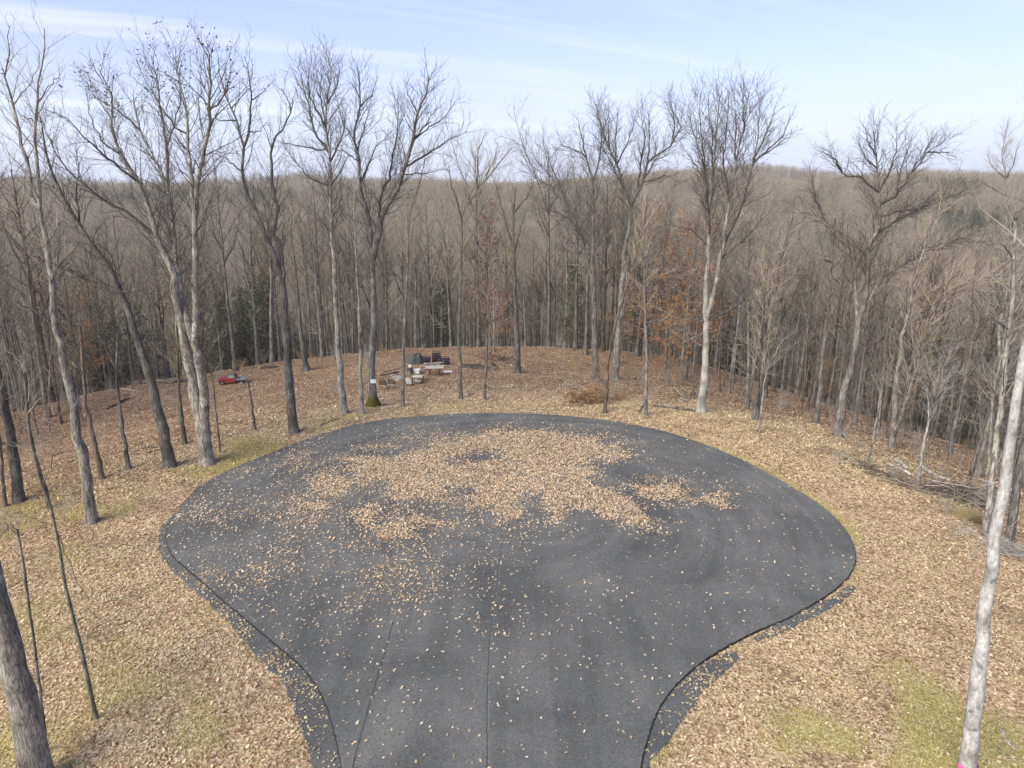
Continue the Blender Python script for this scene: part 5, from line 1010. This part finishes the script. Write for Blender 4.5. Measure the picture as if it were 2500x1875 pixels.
V = np.stack([UX * .62, UY * .55, np.maximum(HZ, .01)], -1).reshape(-1, 3); Q = np.array([(j * 17 + i, j * 17 + i + 1, (j + 1) * 17 + i + 1, (j + 1) * 17 + i) for j in range(16) for i in range(16)])
tag(obj('tarp', mesh_np('tarp', V, Q, None, [tarpm]), None, c), 'dark teal tarp draped over a hidden heap beside the crates', 'tarp')
rgp = np.random.default_rng(77)
for i, lab in enumerate(('lowest grey plank of the loose heap before the crates', 'long warped grey plank on the loose heap', 'short grey plank across the loose heap', 'pale plank sliding off the loose heap', 'broken plank poking from the loose heap', 'topmost pale plank of the loose heap')):
    c = G(1062, 896); ln = (2.2, 2.3, 1.3, 1.7, 1.2, 2.0)[i]
    tag(Box().box((0, 0, 0), (ln, .16, .035)).build('plank', plankm, None, .004, (c[0] + rgp.uniform(-.3, .3), c[1] + rgp.uniform(-.25, .25), c[2] + .06 + i * .075), (R(rgp.uniform(-8, 8)), R(rgp.uniform(-5, 5)), R((2, -6, 24, -14, 38, 4)[i]))), lab, 'plank', 'loose grey planks')
for i, (a_, b_, lab) in enumerate((((1128, 899), (1210, 905), 'long dark timber beam lying nearest the camera'), ((1132, 896), (1200, 899), 'middle one of the long timber beams'), ((1126, 893), (1185, 895), 'rearmost of the long timber beams'))):
    p, q = G(*a_), G(*b_); tag(Box().box((0, 0, .11), (float(np.linalg.norm(q - p)), .18, .18)).build('timber_beam', logm, None, .012, (p + q) / 2, (0, math.asin(np.clip(-(q - p)[2] / np.linalg.norm(q - p), -1, 1)), yaw(p, q))), lab, 'beam', 'long timber beams')
# fallen logs and sticks, traced end to end on the ground
def log(pts, r, mat, label, name='fallen_log', cat='log', lift=.6, group=None, knots=0):
    P = np.array([G(*q) for q in pts]); n = max(6, int(np.linalg.norm(P[-1] - P[0]) / .5)); s_ = np.random.default_rng(int(pts[0][0] * 7 + pts[0][1]))
    P, _ = resample(P, np.zeros(len(P)), n); P[:, 2] = np.maximum(P[:, 2], ground_z(P[:, 0], P[:, 1])) + r * lift; base = P[n // 2].copy(); P += s_.normal(0, r * .22, P.shape)
    tb_ = Tubes(); Rr = r * np.linspace(1, .55, n) * (1 + s_.normal(0, .05, n)); Rr[-1] *= .4; Rr[0] *= .7; tb_.add(P - base, Rr, 9)
    if knots:
        B1, R1 = spawn((P - base)[None], Rr[None], [knots], .25, .95, (30, 60), .28, .5, 6, .15, .02, s_, .5, 2.5, .008, .3, .3); tb_.add(B1, R1, 4)
        B2, R2 = spawn(B1, R1, [3] * len(B1), .3, 1, (30, 60), .4, .5, 4, .15, .02, s_, .2, 1, .005, .4, .3); tb_.add(B2, R2, 3)
    return tag(obj(name, tb_.mesh(name, [mat]), None, base), label, cat, group)
log([(556, 900), (620, 888), (662, 884), (690, 876)], .17, palelog, 'long pale fallen trunk lying along the crest above the red truck')
log([(480, 917), (520, 909), (556, 899)], .20, logm, 'grey mossy log ending at the pale fallen trunk'); log([(640, 901), (678, 896)], .22, logm, 'short dark log half buried right behind the crooked dark tree')
log([(330, 940), (400, 936), (465, 931)], .30, logm, 'thick old log behind the leaning oak'); log([(290, 951), (345, 957)], .08, palelog, 'thin bleached pole before the old log'); log([(262, 1000), (318, 972)], .11, logm, 'dark branch lying on the slope above the slim dark tree', knots=4)
log([(345, 1097), (395, 1092)], .06, logm, 'thin stick lying by the foot of the leaning oak', 'stick', 'stick'); log([(360, 1106), (398, 1096)], .05, logm, 'second thin stick below the leaning oak', 'stick', 'stick'); log([(155, 1213), (200, 1200)], .05, logm, 'dark stick near the pale verge tree', 'stick', 'stick', knots=3)
log([(140, 1110), (178, 1102)], .08, logm, 'short dark log above the pale verge tree'); log([(780, 1040), (825, 1022)], .06, logm, 'curved stick at the verge beside the crooked dark tree', 'stick', 'stick'); log([(700, 1049), (730, 1045)], .04, cream, 'white stick across the foot of the crooked dark tree', 'stick', 'stick')
log([(928, 918), (960, 913), (975, 908)], .13, logm, 'charred log of the fire ring behind the chairs', knots=3); log([(938, 909), (975, 901)], .09, logm, 'longer log behind the charred fire ring log'); log([(952, 920), (975, 914)], .10, palelog, 'pale short log at the square slab')
log([(1385, 957), (1410, 957), (1436, 953)], .07, palelog, 'bleached branch lying on top of the brush heap', lift=8); log([(1645, 951), (1662, 968), (1676, 985)], .10, palelog, 'bent bare branch leaning near the big beech', lift=2); log([(1560, 1008), (1573, 985)], .07, palelog, 'pale broken limb at the foot of the thin grey tree', lift=2)
log([(1595, 993), (1650, 1000), (1700, 1006)], .16, logm, 'dark rotten log between the thin grey tree and the beech'); log([(2050, 1060), (2085, 1102)], .08, palelog, 'pale straight pole propped near the domed tree', lift=4); log([(2087, 1072), (2140, 1116)], .06, palelog, 'thin bleached branch beyond the propped pole', knots=3)
log([(2118, 1040), (2165, 1053)], .12, logm, 'dark log on the hollow floor beside the twin tree'); log([(2200, 1061), (2230, 1073)], .12, logm, 'second dark log on the hollow floor'); log([(2340, 1290), (2420, 1330)], .06, palelog, 'long bleached pole at the foot of the silvery snag'); log([(2360, 1288), (2440, 1330)], .045, palelog, 'thinner bleached pole next to the snag')
log([(2440, 1780), (2462, 1820), (2475, 1832)], .055, palelog, 'stubby pale limb on the near verge beside the whitish trunk', 'stick', 'stick'); log([(2430, 1822), (2490, 1868)], .035, palelog, 'thin pale stick on the near verge', 'stick', 'stick'); log([(1255, 1003), (1290, 1006), (1335, 1010)], .03, palelog, 'pale thin branch lying along the far asphalt edge', 'stick', 'stick', lift=2)
log([(2245, 1165), (2285, 1190), (2330, 1205)], .13, palelog, 'bleached heavy limb lying on the brush pile', lift=5, knots=4); log([(2163, 1148), (2200, 1165), (2232, 1182)], .09, palelog, 'silvery limb lying along the upper brush', lift=5, knots=3); log([(2185, 1142), (2215, 1165)], .13, palelog, 'split pale log end in the upper brush', lift=4)
def brush(px_line, n, ln, r, w, h, label, leaf=None, mats=None, seed=0):
    s_ = np.random.default_rng(900 + seed); P = np.array([G(*q) for q in px_line]); base = P.mean(0); k = s_.random(n) * (len(P) - 1.001); i = k.astype(int); f = (k - i)[:, None]
    c = P[i] * (1 - f) + P[i + 1] * f; ax = norm(P[-1] - P[0]); c[:, :2] += s_.normal(0, w, (n, 2)); hz = h * np.exp(-((c[:, 0] - base[0]) ** 2 + (c[:, 1] - base[1]) ** 2) / (2 * (np.linalg.norm(P[-1] - P[0]) * .45 + w) ** 2))
    c[:, 2] = ground_z(c[:, 0], c[:, 1]) + s_.random(n) * hz + .02; d = norm(ax + s_.normal(0, .75, (n, 3)) * [1, 1, .38]); L_ = ln * s_.uniform(.35, 1.2, n); pts = [c - d * L_[:, None] / 2]
    for j in range(5): pts.append(pts[-1] + d * L_[:, None] / 5); d = norm(d + s_.normal(0, .14, d.shape))
    B = np.stack(pts, 1); B[..., 2] = np.maximum(B[..., 2], ground_z(B[..., 0].ravel(), B[..., 1].ravel()).reshape(B.shape[:2]) + .01); rr = r * s_.uniform(.3, 1.3, n) ** 1.6; tb_ = Tubes(); Rb = rr[:, None] * np.linspace(1, .35, 6)[None]; tb_.add(B - base, Rb, 4)
    B2, R2 = spawn(B - base, Rb, [4] * n, .2, 1, (25, 60), .4, .6, 4, .15, .02, s_, .2, 1.2, .004, .4, .3); tb_.add(B2, R2, 3); V, Q = tb_.arrays()
    mi = np.repeat(s_.integers(0, len(mats), 1 + len(Q) // 40), 40)[:len(Q)]; o = obj('brush_pile', mesh_np('brush_pile', V, Q, None, mats, mi), None, base); tag(o, label, 'brush pile')
    if leaf: V, Q = leaf_quads(np.concatenate([B2, B[:, ::2] [:, :3].repeat(1, 0)[:, [0, 1, 1, 2]] - base]), leaf[1], leaf[2], s_, .12); obj('leaves', mesh_np('leaves', V, Q, None, [LF[leaf[0]]], smooth=False), o)
    return o
bm_ = [TW['warm'], TW['dark'], TW['grey'], logm, TW['dark']]
brush([(2265, 1205), (2320, 1212), (2375, 1225), (2405, 1238)], 200, 2.0, .026, .38, .8, 'big tangled pile of cut branches at the wood edge', None, bm_, 1)
brush([(2110, 1140), (2160, 1160), (2215, 1188), (2250, 1200)], 130, 1.5, .02, .3, .42, 'long low row of grey brush above the big branch pile', None, bm_, 2)
brush([(2020, 1098), (2060, 1116), (2100, 1135)], 60, 1.0, .010, .4, .2, 'thin scatter of twiggy brush at the far end of the brush row', None, [TW['warm'], TW['dark']], 3)
brush([(2435, 1335), (2470, 1350), (2498, 1362)], 90, 1.5, .022, .4, .4, 'small heap of pale sticks behind the whitish trunk', None, [TW['pale'], TW['grey']], 4)
brush([(1400, 985), (1440, 978), (1480, 975)], 150, 1.9, .018, .6, .95, 'rounded brush heap thick with russet leaves in front of the grey tree', ('rust', 3, .075), [TW['dark'], TW['warm']], 5)
brush([(1190, 878), (1230, 882), (1180, 872)], 90, 2.2, .016, .7, 1.3, 'maroon leaved brush standing beyond the timber beams', ('maroon', 2, .075), [TW['dark'], TW['warm']], 6)
# dry grass tuft beside the snag
c = G(2375, 1268); s_ = np.random.default_rng(5); n = 1500; bx = s_.normal(0, .33, (n, 2)); le = bx * 1.1 + s_.normal(0, .18, (n, 2)); hh = s_.uniform(.15, .5, n) * np.exp(-(bx ** 2).sum(1) * 2)
zb = ground_z(bx[:, 0] + c[0], bx[:, 1] + c[1]) - c[2]; V = np.stack([np.c_[bx[:, 0] - .01, bx[:, 1], zb], np.c_[bx[:, 0] + .01, bx[:, 1] + .006, zb], np.c_[bx + le * .8, zb + hh]], 1).reshape(-1, 3)
tag(obj('grass_tuft', mesh_np('grass_tuft', V, None, np.arange(n * 3).reshape(-1, 3), [LF['straw']], smooth=False), None, c), 'matted tuft of dry straw coloured grass at the foot of the silvery snag', 'grass tuft')

# ------------------------------------------------------------------ air between here and the ridge
hz_m = bpy.data.materials.new('haze_air'); hz_m.use_nodes = True; hn = hz_m.node_tree.nodes; hl_ = hz_m.node_tree.links; hn.remove(hn['Principled BSDF'])
pv = hn.new('ShaderNodeVolumePrincipled'); pv.inputs['Color'].default_value = (.93, .955, .97, 1); pv.inputs['Density'].default_value = .00030; pv.inputs['Anisotropy'].default_value = .2
hl_.new(pv.outputs[0], hn['Material Output'].inputs['Volume'])
tag(Box().box((0, 522, 0), (2020, 1420, 130)).build('haze', hz_m), kind='stuff')
